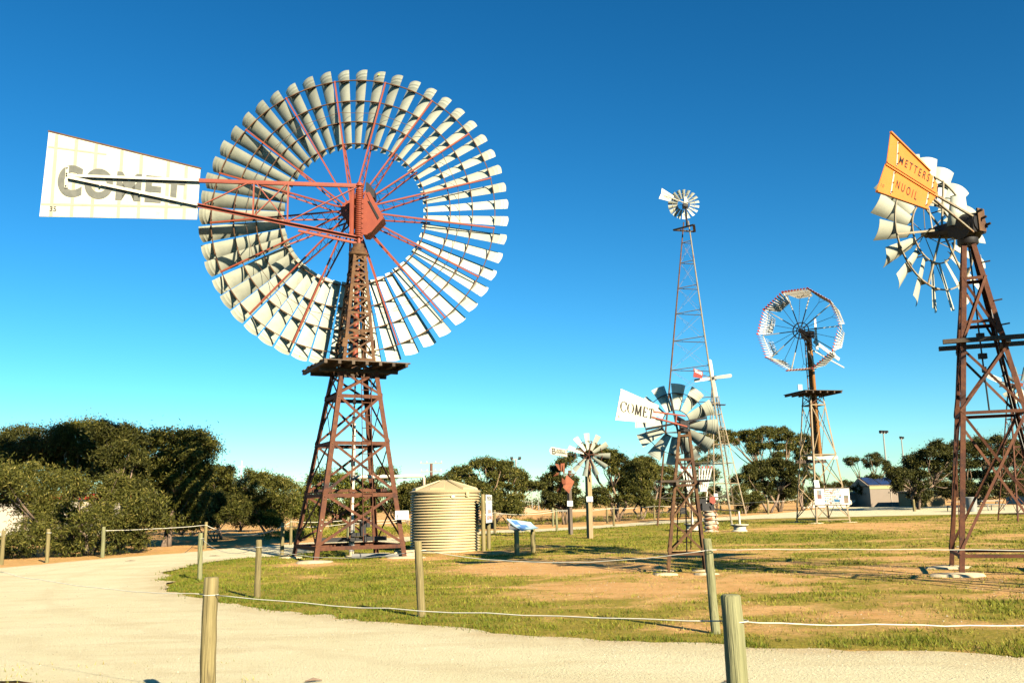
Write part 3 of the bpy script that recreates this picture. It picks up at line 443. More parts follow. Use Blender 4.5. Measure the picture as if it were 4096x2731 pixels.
def ground_mat():
    m = bpy.data.materials.new('orange_soil_and_grass'); m.use_nodes = True
    n = m.node_tree.nodes; l = m.node_tree.links; b = n['Principled BSDF']
    b.inputs['Roughness'].default_value = 0.95; b.inputs['Specular IOR Level'].default_value = 0.1
    tc = n.new('ShaderNodeTexCoord')
    def noise(sc, det=6, ro=.65):
        z = n.new('ShaderNodeTexNoise'); z.inputs['Scale'].default_value = sc; z.inputs['Detail'].default_value = det; z.inputs['Roughness'].default_value = ro
        l.new(tc.outputs['Object'], z.inputs['Vector']); return z.outputs[0]
    def ramp(src, p0, c0, p1, c1):
        r = n.new('ShaderNodeValToRGB'); r.color_ramp.elements[0].position = p0; r.color_ramp.elements[1].position = p1
        r.color_ramp.elements[0].color = (*c0, 1); r.color_ramp.elements[1].color = (*c1, 1); l.new(src, r.inputs[0]); return r.outputs[0]
    def mix(f, a, c):
        x = n.new('ShaderNodeMix'); x.data_type = 'RGBA'; l.new(f, x.inputs[0]); l.new(a, x.inputs[6]); l.new(c, x.inputs[7]); return x.outputs[2]
    soil = ramp(noise(1.3), .3, (0.56, 0.28, 0.09), .7, (0.70, 0.41, 0.155))
    soil = mix(ramp(noise(26, 8, .8), .50, (0, 0, 0), .72, (.8, .8, .8)), soil, ramp(noise(60, 2), .3, (0.20, 0.105, 0.04), .7, (0.33, 0.19, 0.08)))
    soil = mix(ramp(noise(38, 3), .62, (0, 0, 0), .70, (1, 1, 1)), soil, ramp(noise(9), .3, (0.60, 0.45, 0.24), .7, (0.36, 0.18, 0.07)))
    grass = ramp(noise(14), .3, (0.18, 0.155, 0.016), .7, (0.38, 0.275, 0.05))
    at2 = n.new('ShaderNodeAttribute'); at2.attribute_name = 'cover'
    mt = n.new('ShaderNodeMath'); mt.operation = 'MULTIPLY_ADD'; l.new(noise(5, 8, .75), mt.inputs[0]); mt.inputs[1].default_value = 1.1; mt.inputs[2].default_value = -0.55
    ad = n.new('ShaderNodeMath'); l.new(mt.outputs[0], ad.inputs[0]); l.new(at2.outputs['Fac'], ad.inputs[1])
    f = ramp(ad.outputs[0], .22, (0, 0, 0), .62, (1, 1, 1))
    l.new(mix(f, soil, grass), b.inputs['Base Color'])
    bp = n.new('ShaderNodeBump'); bp.inputs['Strength'].default_value = 0.9; bp.inputs['Distance'].default_value = 0.06
    l.new(noise(13, 10, .75), bp.inputs['Height']); l.new(bp.outputs[0], b.inputs['Normal'])
    return m
me.materials.append(ground_mat())
ground = bpy.data.objects.new('ground', me); COL.objects.link(ground); tag(ground, kind='structure')

# road: one sheet a little above the ground that was lowered below it
gxs, gys = np.meshgrid(np.arange(-30, 56, 1.6), np.arange(4, 116, 1.6))
q = inside_np(gxs.ravel(), gys.ravel(), ROADPOLY)
ip = [Vector((a, b)) for a, b, k in zip(gxs.ravel(), gys.ravel(), q) if k]
bp_ = [Vector(p) for p in ROADPOLY]
nb_ = len(bp_)
res = delaunay_2d_cdt(bp_ + ip, [(i, (i + 1) % nb_) for i in range(nb_)], [], 1, 1e-4)
rv = [(p.x, p.y, terr(p.x, p.y) + 0.006) for p in res[0]]
rme = bpy.data.meshes.new('gravel_road'); 
tri = [f for f in res[2]]
cx = np.array([sum(res[0][i].x for i in f) / len(f) for f in tri]); cy = np.array([sum(res[0][i].y for i in f) / len(f) for f in tri])
keep = inside_np(cx, cy, ROADPOLY)
rme.from_pydata(rv, [], [tuple(f) for f, k in zip(tri, keep) if k])
_rx = np.array([p[0] for p in rv]); _ry = np.array([p[1] for p in rv])
at5 = rme.attributes.new('edge', 'FLOAT', 'POINT'); at5.data.foreach_set('value', edge_dist(_rx, _ry).astype(np.float32))
rme.polygons.foreach_set('use_smooth', [True] * len(rme.polygons))
def road_mat():
    m = bpy.data.materials.new('pale_limestone_gravel'); m.use_nodes = True
    n = m.node_tree.nodes; l = m.node_tree.links; b = n['Principled BSDF']
    b.inputs['Roughness'].default_value = 0.95; b.inputs['Specular IOR Level'].default_value = 0.1
    tc = n.new('ShaderNodeTexCoord')
    def noise(sc, det=6, st=None):
        z = n.new('ShaderNodeTexNoise'); z.inputs['Scale'].default_value = sc; z.inputs['Detail'].default_value = det; z.inputs['Roughness'].default_value = .7
        src = tc.outputs['Object']
        if st:
            mp = n.new('ShaderNodeMapping'); mp.inputs['Scale'].default_value = st; l.new(src, mp.inputs[0]); src = mp.outputs[0]
        l.new(src, z.inputs['Vector']); return z.outputs[0]
    def ramp(src, p0, c0, p1, c1):
        r = n.new('ShaderNodeValToRGB'); r.color_ramp.elements[0].position = p0; r.color_ramp.elements[1].position = p1
        r.color_ramp.elements[0].color = (*c0, 1); r.color_ramp.elements[1].color = (*c1, 1); l.new(src, r.inputs[0]); return r.outputs[0]
    def mix(f, a, c):
        x = n.new('ShaderNodeMix'); x.data_type = 'RGBA'; l.new(f, x.inputs[0]); l.new(a, x.inputs[6]); l.new(c, x.inputs[7]); return x.outputs[2]
    base = ramp(noise(.6), .3, (0.64, 0.545, 0.305), .7, (0.74, 0.65, 0.405))
    dirt = ramp(noise(1.1, 8, (.3, 1.0, 1)), .50, (0, 0, 0), .70, (1, 1, 1))
    base = mix(dirt, base, ramp(noise(20), .3, (0.52, 0.39, 0.20), .7, (0.58, 0.46, 0.26)))
    ea = n.new('ShaderNodeAttribute'); ea.attribute_name = 'edge'
    wob = n.new('ShaderNodeMath'); wob.operation = 'MULTIPLY_ADD'; l.new(noise(1.6, 6), wob.inputs[0]); wob.inputs[1].default_value = 1.3; wob.inputs[2].default_value = -0.65
    ed = n.new('ShaderNodeMath'); l.new(ea.outputs['Fac'], ed.inputs[0]); l.new(wob.outputs[0], ed.inputs[1])
    base = mix(ramp(ed.outputs[0], .05, (.85, .85, .85), .75, (0, 0, 0)), base, ramp(noise(16), .3, (0.44, 0.29, 0.13), .7, (0.56, 0.42, 0.23)))
    tr = n.new('ShaderNodeMath'); tr.operation = 'PINGPONG'; l.new(ed.outputs[0], tr.inputs[0]); tr.inputs[1].default_value = .80
    base = mix(ramp(tr.outputs[0], .58, (0, 0, 0), .76, (.45, .45, .45)), base, ramp(noise(22), .3, (0.50, 0.38, 0.20), .7, (0.62, 0.51, 0.30)))
    spk = ramp(noise(28, 4, None), .60, (0, 0, 0), .68, (1, 1, 1))
    base = mix(spk, base, ramp(noise(45, 2), .3, (0.34, 0.25, 0.13), .7, (0.50, 0.40, 0.24)))
    grain = ramp(noise(70, 3), .35, (0, 0, 0), .75, (.75, .75, .75))
    base = mix(grain, base, ramp(noise(160, 2), .4, (0.44, 0.34, 0.18), .62, (0.76, 0.69, 0.48)))
    l.new(base, b.inputs['Base Color'])
    bp = n.new('ShaderNodeBump'); bp.inputs['Strength'].default_value = 0.8; bp.inputs['Distance'].default_value = 0.04
    l.new(noise(30, 8), bp.inputs['Height']); l.new(bp.outputs[0], b.inputs['Normal'])
    return m
M['road'] = road_mat()
rme.materials.append(M['road'])
road = bpy.data.objects.new('gravel_road', rme); COL.objects.link(road); tag(road, kind='structure')
# ---------------------------------------------------------------- builders for windmills
class Tower:
    """lattice tower: square (or triangular) plan, levels = [(z, side, dx, dy), ...]"""
    def __init__(s, root, th, levels, n=4):
        s.root, s.th, s.lv, s.n = root, math.radians(th), levels, n
    def at(s, z):
        L = s.lv
        if z <= L[0][0]:
            a, b = L[0], L[1]
        else:
            a, b = L[-2], L[-1]
            for i in range(len(L) - 1):
                if L[i][0] <= z <= L[i + 1][0]: a, b = L[i], L[i + 1]; break
        t = (z - a[0]) / (b[0] - a[0])
        return [a[k] + (b[k] - a[k]) * t for k in (1, 2, 3)]
    def c(s, z, i):
        a, dx, dy = s.at(z)
        R = a / (2 * math.sin(PI / s.n))
        g = s.th + 2 * PI * (i % s.n) / s.n
        return V(dx + R * math.cos(g), dy + R * math.sin(g), z)
    def out(s, i):
        """outward normal of the face between corners i and i+1"""
        g = s.th + 2 * PI * (i + .5) / s.n
        return V(math.cos(g), math.sin(g), 0)
    def legs(s, zs, w, t, m, name='leg', z0=None):
        for i in range(s.n):
            b = MB()
            for za, zb in zip(zs, zs[1:]):
                p, q = s.c(za, i), s.c(zb, i)
                a = (s.c(zb, i + 1) - q).normalized(); c = (s.c(zb, i - 1) - q).normalized()
                b.angle(p, q, w, t, a, c)
            b.obj(name, m, s.root)
    def girts(s, zs, w, t, m, name='girt', faces=None):
        for z in zs:
            for i in (faces or range(s.n)):
                p, q, o = s.c(z, i), s.c(z, i + 1), s.out(i)
                b = MB(); b.angle(p + o * .004, q + o * .004, w, t, V(0, 0, -1), -o); b.obj(name, m, s.root)
    def braces(s, zs, w, t, m, name='brace', faces=None, gap=0.0):
        for za, zb in zip(zs, zs[1:]):
            for i in (faces or range(s.n)):
                o = s.out(i)
                bar_obj(name, s.c(za + gap, i) + o * .010, s.c(zb - gap, i + 1) + o * .010, t, w, m, s.root, upv=V(0, 0, 1))
                bar_obj(name, s.c(za + gap, i + 1) - o * .008, s.c(zb - gap, i) - o * .008, t, w, m, s.root, upv=V(0, 0, 1))
    def rods(s, zs, r, m, name='brace_rod', faces=None):
        for za, zb in zip(zs, zs[1:]):
            for i in (faces or range(s.n)):
                o = s.out(i)
                tube_obj(name, [s.c(za, i) + o * .01, s.c(zb, i + 1) + o * .01], r, m, s.root, 5)
                tube_obj(name, [s.c(za, i + 1) - o * .01, s.c(zb, i) - o * .01], r, m, s.root, 5)

def ring(mb, R, y, wr, wy, n=72, mi=0):
    vs, fs = [], []
    for k in range(n):
        g = 2 * PI * k / n
        for r_, y_ in ((R - wr / 2, y - wy / 2), (R + wr / 2, y - wy / 2), (R + wr / 2, y + wy / 2), (R - wr / 2, y + wy / 2)):
            vs.append((r_ * math.sin(g), y_, r_ * math.cos(g)))
    for k in range(n):
        a, b = k * 4, ((k + 1) % n) * 4
        for j in range(4):
            i2 = (j + 1) % 4
            fs.append((a + j, b + j, b + i2, a + i2))
    mb.add(vs, fs, mi)

def blade_mesh(name, rin, R, cin, cout, beta, camber, rings, m, nr=5, nc=7, sgn=1, gusset=True, bead=None, curve_tip=0.0):
    """curved sail: radial along +Z, chord turned by beta about Z, near edge towards -Y at +X"""
    b = MB()
    sb, cb = math.sin(beta), math.cos(beta)
    def pt(r, s, off=0.0):
        t = (r - rin) / (R - rin)
        c = cin + (cout - cin) * t
        h = camber * c * (1 - 4 * s * s) * sgn + off
        return V(s * c * cb - sb * h, -s * c * sb - cb * h, r + curve_tip * (1 - 4 * s * s) * t * t)
    rr = [rin + (R - rin) * k / nr for k in range(nr + 1)]
    if bead: rr = sorted(rr + [x for z in bead for x in (z - .012 * R / 5, z, z + .012 * R / 5)])
    ss = [-.5 + k / nc for k in range(nc + 1)]
    for off, flip in ((0, False), (.004, True)):
        vs = [pt(r, s, off + (.006 * R / 5 if bead and r in bead else 0)) for r in rr for s in ss]
        w = nc + 1
        fs = [(i * w + j, i * w + j + 1, (i + 1) * w + j + 1, (i + 1) * w + j) for i in range(len(rr) - 1) for j in range(nc)]
        b.add(vs, [f[::-1] for f in fs] if flip else fs)
    if gusset:
        for r, yr in rings:
            cur = [pt(r, s, .006) for s in (ss if beta < 0 else ss[2:])]
            e = cur[-1].copy(); y0 = min(yr, e.y) if yr is not None else e.y
            top = [V(p.x, y0, r) for p in cur]
            n = len(cur)
            b.add(cur + top, [(i, i + 1, n + i + 1, n + i) for i in range(n - 1)])
    return b.mesh(name, m, smooth=True)

def wheel_frame(name, root, hub, az, mb, m, tilt=0.0):
    o = mb.obj(name, m, root)
    o.location = hub
    o.rotation_euler = (tilt, 0, -math.radians(az))
    return o

def sails(wheel, me, n, ph=0.0, skip=()):
    for k in range(n):
        if k in skip: continue
        place('blade', me, wheel, (0, 0, 0), (math.radians(rnd.uniform(-.3, .3)), math.radians(ph + rnd.uniform(-.18, .18)) + 2 * PI * k / n, math.radians(rnd.uniform(-.6, .6)) if k % 7 else math.radians(rnd.uniform(-1.5, 1.5))))

def text_mesh(s):
    cu = bpy.data.curves.new('txt', 'FONT'); cu.body = s; cu.size = 1.0
    return cu
def lettering(name, s, root, quad, origin, d, off, m, bold=0.0, spread=1.0, thick=0.006):
    """text laid on the vertical plane through origin along the horizontal unit d; quad TL, BL, TR, BR in (u, z); off = offset vector"""
    cu = bpy.data.curves.new('txt', 'FONT'); cu.body = s; cu.size = 1.0; cu.offset = bold; cu.space_character = spread
    t = bpy.data.objects.new('txt', cu); COL.objects.link(t)
    dg = bpy.context.evaluated_depsgraph_get()
    src = bpy.data.meshes.new_from_object(t.evaluated_get(dg))
    bpy.data.objects.remove(t)
    co = np.empty(len(src.vertices) * 3, np.float32); src.vertices.foreach_get('co', co); co = co.reshape(-1, 3)
    lo, hi = co.min(0), co.max(0)
    uv = (co[:, :2] - lo[:2]) / (hi[:2] - lo[:2])
    TL, BL, TR, BR = [np.array(q) for q in quad]
    a, v = uv[:, :1], uv[:, 1:2]
    P = (TL * (1 - a) + TR * a) * v + (BL * (1 - a) + BR * a) * (1 - v)
    o_, d_, f_ = np.array(origin), np.array(d), np.array(off)
    W3 = np.stack([o_[0] + d_[0] * P[:, 0] + f_[0], o_[1] + d_[1] * P[:, 0] + f_[1], P[:, 1] + f_[2]], -1)
    b = MB()
    fs = [tuple(p.vertices) for p in src.polygons]
    b.add([V(*w) for w in W3], fs)
    bpy.data.meshes.remove(src)
    return b.obj(name, m, root)

SERIF = {'C': [[(.92, .78), (.80, .93), (.55, 1), (.28, .92), (.10, .68), (.10, .34), (.26, .08), (.55, 0), (.82, .08), (.95, .26)], [(.92, .70), (.92, .95)]],
         'O': [[(.5, 1), (.22, .9), (.07, .65), (.07, .35), (.22, .1), (.5, 0), (.78, .1), (.93, .35), (.93, .65), (.78, .9), (.5, 1)]],
         'M': [[(.14, 0), (.18, 1)], [(.18, 1), (.5, .05)], [(.5, .05), (.82, 1)], [(.82, 1), (.88, 0)], [(.02, .015), (.27, .015)], [(.74, .015), (1, .015)], [(.06, .985), (.22, .985)], [(.78, .985), (.95, .985)]],
         'E': [[(.2, 0), (.2, 1)], [(.05, .985), (.85, .985)], [(.05, .015), (.92, .015)], [(.2, .52), (.62, .52)], [(.85, 1), (.85, .80)], [(.92, 0), (.92, .22)], [(.62, .42), (.62, .62)]],
         'T': [[(.5, 0), (.5, 1)], [(.05, .985), (.95, .985)], [(.32, .015), (.68, .015)], [(.06, 1), (.06, .78)], [(.94, 1), (.94, .78)]],
         '.': [[(.4, .0), (.6, .0)]]}
def serif_word(name, word, widths, root, quad, origin, d, off, m):
    b = MB(); tot = sum(widths); x0 = 0.0
    TL, BL, TR, BR = [np.array(q) for q in quad]
    def W3(u, v):
        P = (TL * (1 - u) + TR * u) * v + (BL * (1 - u) + BR * u) * (1 - v)
        return V(origin[0] + d[0] * P[0] + off[0], origin[1] + d[1] * P[0] + off[1], P[1])
    for ch, w in zip(word, widths):
        for st in SERIF[ch]:
            for (xa, ya), (xb, yb) in zip(st, st[1:]):
                vert = abs(yb - ya) / (math.hypot(xb - xa, yb - ya) + 1e-6)
                hw = (.016 + .115 * vert ** 2) * .95 / tot
                if ch in 'EMT' and abs(xa - xb) < .01 and abs(ya - yb) < .3: hw *= .5
                ua, ub = (x0 + xa * w * .86) / tot, (x0 + xb * w * .86) / tot
                e = .022 * (1 - vert)
                b.add([W3(ua - hw, ya - e), W3(ua + hw, ya - e if vert > .5 else ya + e), W3(ub + hw, yb + e), W3(ub - hw, yb + e if vert > .5 else yb - e)] if vert > .3 else
                      [W3(ua, ya - .04), W3(ub, yb - .04), W3(ub, yb + .04), W3(ua, ya + .04)], [(0, 1, 2, 3)])
        x0 += w
    return b.obj(name, m, root)

def vane(name, root, pts, origin, d, nrm, m, thick=0.02):
    """sheet in the vertical plane origin + u*d, pts (u, z)"""
    b = MB()
    P = [V(origin[0] + d[0] * u, origin[1] + d[1] * u, z) for u, z in pts]
    b.poly([p - V(nrm) * thick / 2 for p in P], V(nrm) * thick)
    return b.obj(name, m, root)
def up3(origin, d, u, z, off=(0, 0, 0)):
    return V(origin[0] + d[0] * u + off[0], origin[1] + d[1] * u + off[1], z + off[2])

def footing(root, p, r, m, seed, zlow=-.1, h=.06):
    rr = random.Random(seed); b = MB(); n = 14
    top = [V(p[0] + r * (1 + rr.uniform(-.25, .2)) * 1.3 * math.cos(2 * PI * k / n), p[1] + r * (1 + rr.uniform(-.25, .2)) * math.sin(2 * PI * k / n), p[2] + h * rr.uniform(.5, 1)) for k in range(n)]
    bot = [V(p[0] + (q.x - p[0]) * 1.25, p[1] + (q.y - p[1]) * 1.25, p[2] + zlow) for q in top]
    c = V(p[0], p[1], p[2] + h * 1.3)
    b.add(top + bot + [c], [(k, (k + 1) % n, 2 * n) for k in range(n)] + [(n + k, n + (k + 1) % n, (k + 1) % n, k) for k in range(n)])
    return b.obj('footing', m, root, smooth=True)

def bolts(root, pts, r, m, axis=(0, -1, 0), name='bolt'):
    for p in pts:
        b = MB(); a = V(axis); b.tube([V(p) - a * .01, V(p) + a * .03], r, 6); b.obj(name, m, root)

# ================================================================ the big windmill
BX, BY = -5.574, 30.586
big = thing('windmill', 'huge many bladed windmill with red frame and white COMET tail on rusty lattice tower', 'windmill', (BX, BY, terr(BX, BY)))
BZ = terr(BX, BY)
tw = Tower(big, 251.53, [(0, 3.05, 0, 0), (6.15, 1.32, .13, 0), (6.62, 1.12, .14, 0), (10.42, .44, .225, 0)])
tw.legs([-.15, 6.15], .155, .016, M['rust'])
tw.girts([.45, 2.10, 3.78, 5.35], .12, .012, M['rust'])
tw.braces([.45, 2.10, 3.78, 5.35, 6.15], .085, .012, M['rust'])
tw.legs([6.15, 6.62, 10.42], .11, .012, M['rust2'], 'upper_leg')
ul = [6.62, 7.35, 7.62, 8.25, 8.80, 9.28, 9.68, 10.05, 10.38]
tw.girts(ul, .075, .010, M['rust2'], 'upper_girt')
tw.braces(ul[1:], .058, .008, M['rust2'], 'upper_brace')
tw.braces([6.15, 6.62, 7.35], .058, .008, M['rust2'], 'upper_brace')
tw.girts([2.16], .05, .012, M['rust'], 'ledger', faces=(1, 3))
for i in range(4):
    footing(big, tw.c(0, i), .45 if i in (0, 1) else .3, M['concrete'], i + 3, h=.05)
    p = tw.c(.75, i); o = tw.out(i); o2 = tw.out(i - 1)
    for dz in (.0, .17, .34):
        q = tw.c(.95 + dz, i); e = (tw.c(1, i + 1) - q).normalized(); bolts(big, [q + e * .08], .028, M['galvbar'], o)
    for z in (2.0, 3.70, 5.28): 
        q = tw.c(z, i); e = (tw.c(z, i + 1) - q).normalized(); bolts(big, [q + e * .07, q + e * .07 + V(0, 0, -.1)], .02, M['rust2'], o)
# splice plates on the upper legs
for i in range(4):
    q, q2 = tw.c(6.98, i), tw.c(7.28, i)
    bar_obj('splice_plate', q + tw.out(i) * .02, q2 + tw.out(i) * .02, .012, .15, M['rust2'], big, upv=tw.out(i).cross(V(0, 0, 1)))
# working platform: bearers and loose boards
a_, dx_, dy_ = tw.at(6.35)
fd = (tw.c(0, 1) - tw.c(0, 0)).normalized(); sd = (tw.c(0, 3) - tw.c(0, 0)).normalized()
pc = V(dx_, dy_, 6.30)
HW = 1.46
for k in range(7):
    u = -HW + .08 + k * (2 * HW - .16) / 6
    bar_obj('bearer', pc + fd * u - sd * (HW + .02), pc + fd * u + sd * (HW + .02), .10, .11, M['deck'], big)
for k in range(2):
    v = (-.62, .62)[k]
    bar_obj('bearer', pc + sd * v - fd * 1.35 + V(0, 0, -.13), pc + sd * v + fd * 1.35 + V(0, 0, -.13), .11, .12, M['deck'], big)
nbd = 17
for k in range(nbd):
    v = -HW + (k + .5) * 2 * HW / nbd
    e = rnd.uniform(-.06, .06)
    z = .078 + rnd.uniform(-.006, .008)
    if abs(v) < .52:
        bar_obj('plank', pc + sd * v - fd * (HW + e) + V(0, 0, z), pc + sd * v - fd * .60 + V(0, 0, z), .178, .035, M['deck'], big)
        bar_obj('plank', pc + sd * v + fd * .60 + V(0, 0, z), pc + sd * v + fd * (HW + .04 - e) + V(0, 0, z), .178, .035, M['deck'], big)
    else:
        bar_obj('plank', pc + sd * v - fd * (HW + e) + V(0, 0, z), pc + sd * v + fd * (HW + .04 - e) + V(0, 0, z), .178, .035, M['deck'], big)
# ladder up the front face
def ladder(root, p, q, wv, m, n, r=.016, w=.034):
    wv = V(wv)
    for s_ in (-1, 1): bar_obj('ladder_stile', V(p) + wv * s_, V(q) + wv * s_, .02, w, m, root, upv=wv.cross(V(q) - V(p)))
    for k in range(n):
        t = (k + .6) / n; c = V(p).lerp(V(q), t)
        tube_obj('rung', [c - wv, c + wv], r, m, root, 6)
mf = lambda z: (tw.c(z, 0) + tw.c(z, 1)) / 2 + tw.out(0) * .03 + fd * (.22 + .0 * z)
ladder(big, mf(.55), mf(6.1), fd * .165, M['rust'], 13)
tube_obj('pump_rod', [(.05, 0, .6), (.18, 0, 6.0), (.21, 0, 10.4)], .028, M['rust2'], big)
tube_obj('slide_column', [(.15, .05, 6.7), (.2, .05, 9.9)], .10, M['red'], big, 10)
for z in (4.6, 3.1, 5.2):
    b = MB(); b.box((.05 + z * .02, 0, z), (.10, .08, .18)); b.obj('rod_clamp', M['black'], big)
# the heavy timbers lying across the lower girts
bar_obj('cross_beam', tw.c(2.2, 0).lerp(tw.c(2.2, 3), .5) - fd * .05, tw.c(2.2, 1).lerp(tw.c(2.2, 2), .5) + fd * .05, .12, .10, M['rust'], big)
bar_obj('cross_beam', tw.c(.60, 0).lerp(tw.c(.6, 3), .55) + fd * .35, tw.c(.6, 1).lerp(tw.c(.6, 2), .55) - fd * .1, .22, .14, M['black'], big)
b = MB()
for (x, y, z, sx, sy, sz) in ((.45, .2, .95, .16, .3, .5), (.62, .2, 1.15, .12, .2, .34), (.3, .2, .75, .5, .2, .12)): b.box((x, y, z), (sx, sy, sz), .4)
b.tube([(.55, .2, .5), (.45, .2, 1.3)], .06, 8)
b.obj('pump_head', M['black'], big)
# turntable, spring column and red gearbox hood
tx, ty = .225, 0.0
b = MB(); b.lathe([(.30, 10.30), (.34, 10.34), (.34, 10.42), (.26, 10.46), (.26, 10.60), (.20, 10.62), (.20, 10.75)], 20, (tx, ty, 0)); b.obj('turntable', M['rust2'], big, auto=40)
for k in range(8):
    g = k * PI / 4 + .2; b = MB(); b.tube([(tx + .30 * math.cos(g), ty + .30 * math.sin(g), 10.42), (tx + .30 * math.cos(g), ty + .30 * math.sin(g), 10.47)], .026, 6); b.obj('bolt', M['rust2'], big)
sc_ = V(.255, -.08, 0)
b = MB(); b.tube([sc_ + V(0, 0, 10.7), sc_ + V(-.0, 0, 12.95)], .07, 10); b.tube([sc_ + V(0, 0, 12.86), sc_ + V(0, 0, 12.99)], [.14, .10], 12); b.obj('mast', M['red'], big, auto=40)
b = MB(); N_ = 26 * 12
b.tube([sc_ + V(.115 * math.cos(k * 2 * PI / 12), .115 * math.sin(k * 2 * PI / 12), 10.95 + 1.80 * k / N_) for k in range(N_ + 1)], .032, 6); b.obj('coil_spring', M['red'], big, smooth=True)
pA = V(.02, -.06, 0)
b = MB(); b.bar(pA + V(0, 0, 11.0), pA + V(0, 0, 12.82), .17, .10, (1, 0, 0)); b.bar(pA + V(-.07, -.06, 11.0), pA + V(-.07, -.06, 12.82), .025, .05, (1, 0, 0)); b.obj('boom_post', M['red'], big)
hx = lambda x, z, y=-.18: V(x - BX, y, z)
b = MB(); b.poly([hx(-5.16, 12.34), hx(-5.16, 11.06), hx(-4.99, 11.04), hx(-4.43, 11.62), hx(-4.93, 12.60), hx(-5.10, 12.60)], (0, .62, 0))
b.poly([hx(-5.05, 12.56, -.205), hx(-4.96, 12.62, -.205), hx(-4.42, 11.66, -.205), hx(-4.62, 11.60, -.205)], (0, .022, 0)); b.obj('gearbox_hood', M['red'], big)
b = MB(); b.poly([hx(-5.0, 12.28, -.21), hx(-4.90, 12.24, -.21), hx(-4.55, 11.58, -.21), hx(-4.62, 11.55, -.21)], (0, .02, 0)); b.obj('hood_slot', M['black'], big)
b = MB(); b.poly([hx(-5.10, 12.56, -.12), hx(-5.10, 13.05, -.02), hx(-5.02, 13.02, -.02), hx(-4.79, 12.72, -.06), hx(-4.78, 12.42, -.12)], (0, .5, 0)); b.tube([hx(-5.2, 12.4, .1), hx(-4.75, 12.4, .1)], .07, 8); b.obj('head_bracket', M['black'], big)
b = MB()
for z in (11.12, 11.3, 11.48, 11.66, 11.84, 12.02, 12.2): b.box(hx(-5.18, z, -.2), (.05, .04, .05))
b.bar(hx(-5.19, 11.0, -.17), hx(-5.19, 12.35, -.17), .05, .06, (1, 0, 0)); b.obj('hinge_strip', M['red'], big)
b = MB(); b.poly([hx(-4.44, 11.62, -.2), hx(-4.5, 11.72, -.2), hx(-4.85, 11.30, -.2), hx(-4.98, 11.06, -.2), hx(-4.86, 11.12, -.2)], (0, -.05, 0)); b.obj('hood_lug', M['red'], big)
b = MB(); b.tube([(tx, 0.1, 12.36), (tx, .55, 12.36)], .2, 12); b.tube([(tx, .1, 10.75), (tx, .1, 12.5)], .13, 10); b.obj('gearbox', M['black'], big, auto=40)
# the wheel: rims, 17 trussed spokes and 51 sails
BR_ = 5.66
hubL = V(-5.74 - BX, 31.85 - BY, 12.28 - BZ)
b = MB()
RR = [(.48, -.16), (.63, -.19), (.775, -.21), (.92, -.225)]
for f, y in RR: ring(b, f * BR_, y, .03, .05, 102)
b.tube([(0, -.62, 0), (0, .62, 0)], .13, 14); b.lathe([(.42, -.03), (.42, .03)], 24)
rim = MB(); 
wheel = wheel_frame('wheel', big, hubL, 0, b, M['rust2'])
for y in (-.48, .48):
    hubm = MB(); hubm.tube([(0, y - .04, 0), (0, y + .04, 0)], .40, 24); hubm.obj('hub_flange', M['red'], wheel, auto=40)
sp = MB()
def truss(sp, R):
    A0, A1, B0, B1 = V(0, -.50, .34), V(0, -.24, .925 * R), V(0, .46, .34), V(0, .02, .50 * R)
    sp.bar(A0, A1, .055, .055, (0, 1, 0)); sp.bar(B0, B1, .05, .05, (0, 1, 0))
    for k in range(1, 7):
        z = .34 + (.47 * R - .34) * k / 6
        ya = -.50 + .26 * (z - .34) / (.925 * R - .34); yb = .46 - .44 * (z - .34) / (.5 * R - .34)
        sp.bar((0, ya, z), (0, yb, z), .018, .018, (0, 0, 1))
        z2 = .34 + (.47 * R - .34) * (k - 1) / 6; yc = -.50 + .26 * (z2 - .34) / (.925 * R - .34)
        sp.bar((0, yc, z2), (0, yb, z), .012, .012, (0, 0, 1))
truss(sp, BR_)
spm = sp.mesh('spoke', M['red'])
for k in range(17): place('spoke', spm, wheel, (0, 0, 0), (0, math.radians(-8.3) + 2 * PI * k / 17, 0))
b = MB(); b.tube([(.70 * BR_ * math.sin(math.radians(-8.3) + 2 * PI * k / 17), -.23, .70 * BR_ * math.cos(math.radians(-8.3) + 2 * PI * k / 17)) for k in range(17)], .009, 5, closed=True); b.obj('stay_wire', M['rust2'], wheel)
bm_ = blade_mesh('blade', .455 * BR_, BR_, .315, .625, math.radians(38), .075, [(f * BR_, y) for f, y in RR], M['galv'], bead=[.955 * BR_, .975 * BR_], curve_tip=.05)
sails(wheel, bm_, 51, -8.3 + 3.53)
for k, a in ((51 - 48, 9.35), (25, 199.97)):
    b = MB(); b.box((.0, -.06, .985 * BR_), (.11, .012, .045)); o = b.obj('yellow_marker', bpy.data.materials.get('marker_yellow') or mat('marker_yellow', (.75, .70, .02)), wheel); o.rotation_euler = (0, math.radians(a), 0)
# tail: boom truss and vane, in the vertical plane through the mast
TD = V(-.9887, -.1495, 0); TN = V(.1495, -.9887, 0)   # TN points to the viewer
TO = V(.255, -.02, 0)
def tp(u, z, o=0.0): return TO + TD * u + TN * o + V(0, 0, z - BZ)
b = MB()
zt, zb = 12.91, 11.0
b.bar(tp(-.1, zt, .10), tp(5.5, zt, .10), .03, .10, TN.cross(TD)); b.bar(tp(-.1, zt - .07, .07), tp(5.5, zt - .07, .07), .09, .03, TN.cross(TD)); b.obj('tail_boom', M['red'], big)
zl = lambda u: zb + (zt - .02 - zb) * u / 10.0
b = MB(); b.bar(tp(-.12, zl(-.12), .11), tp(5.5, zl(5.5), .11), .11, .035, TN.cross(TD)); b.bar(tp(-.12, zl(-.12) - .065, .06), tp(5.5, zl(5.5) - .06, .06), .03, .09, V(0, 0, 1)); b.obj('lower_boom', M['red'], big)
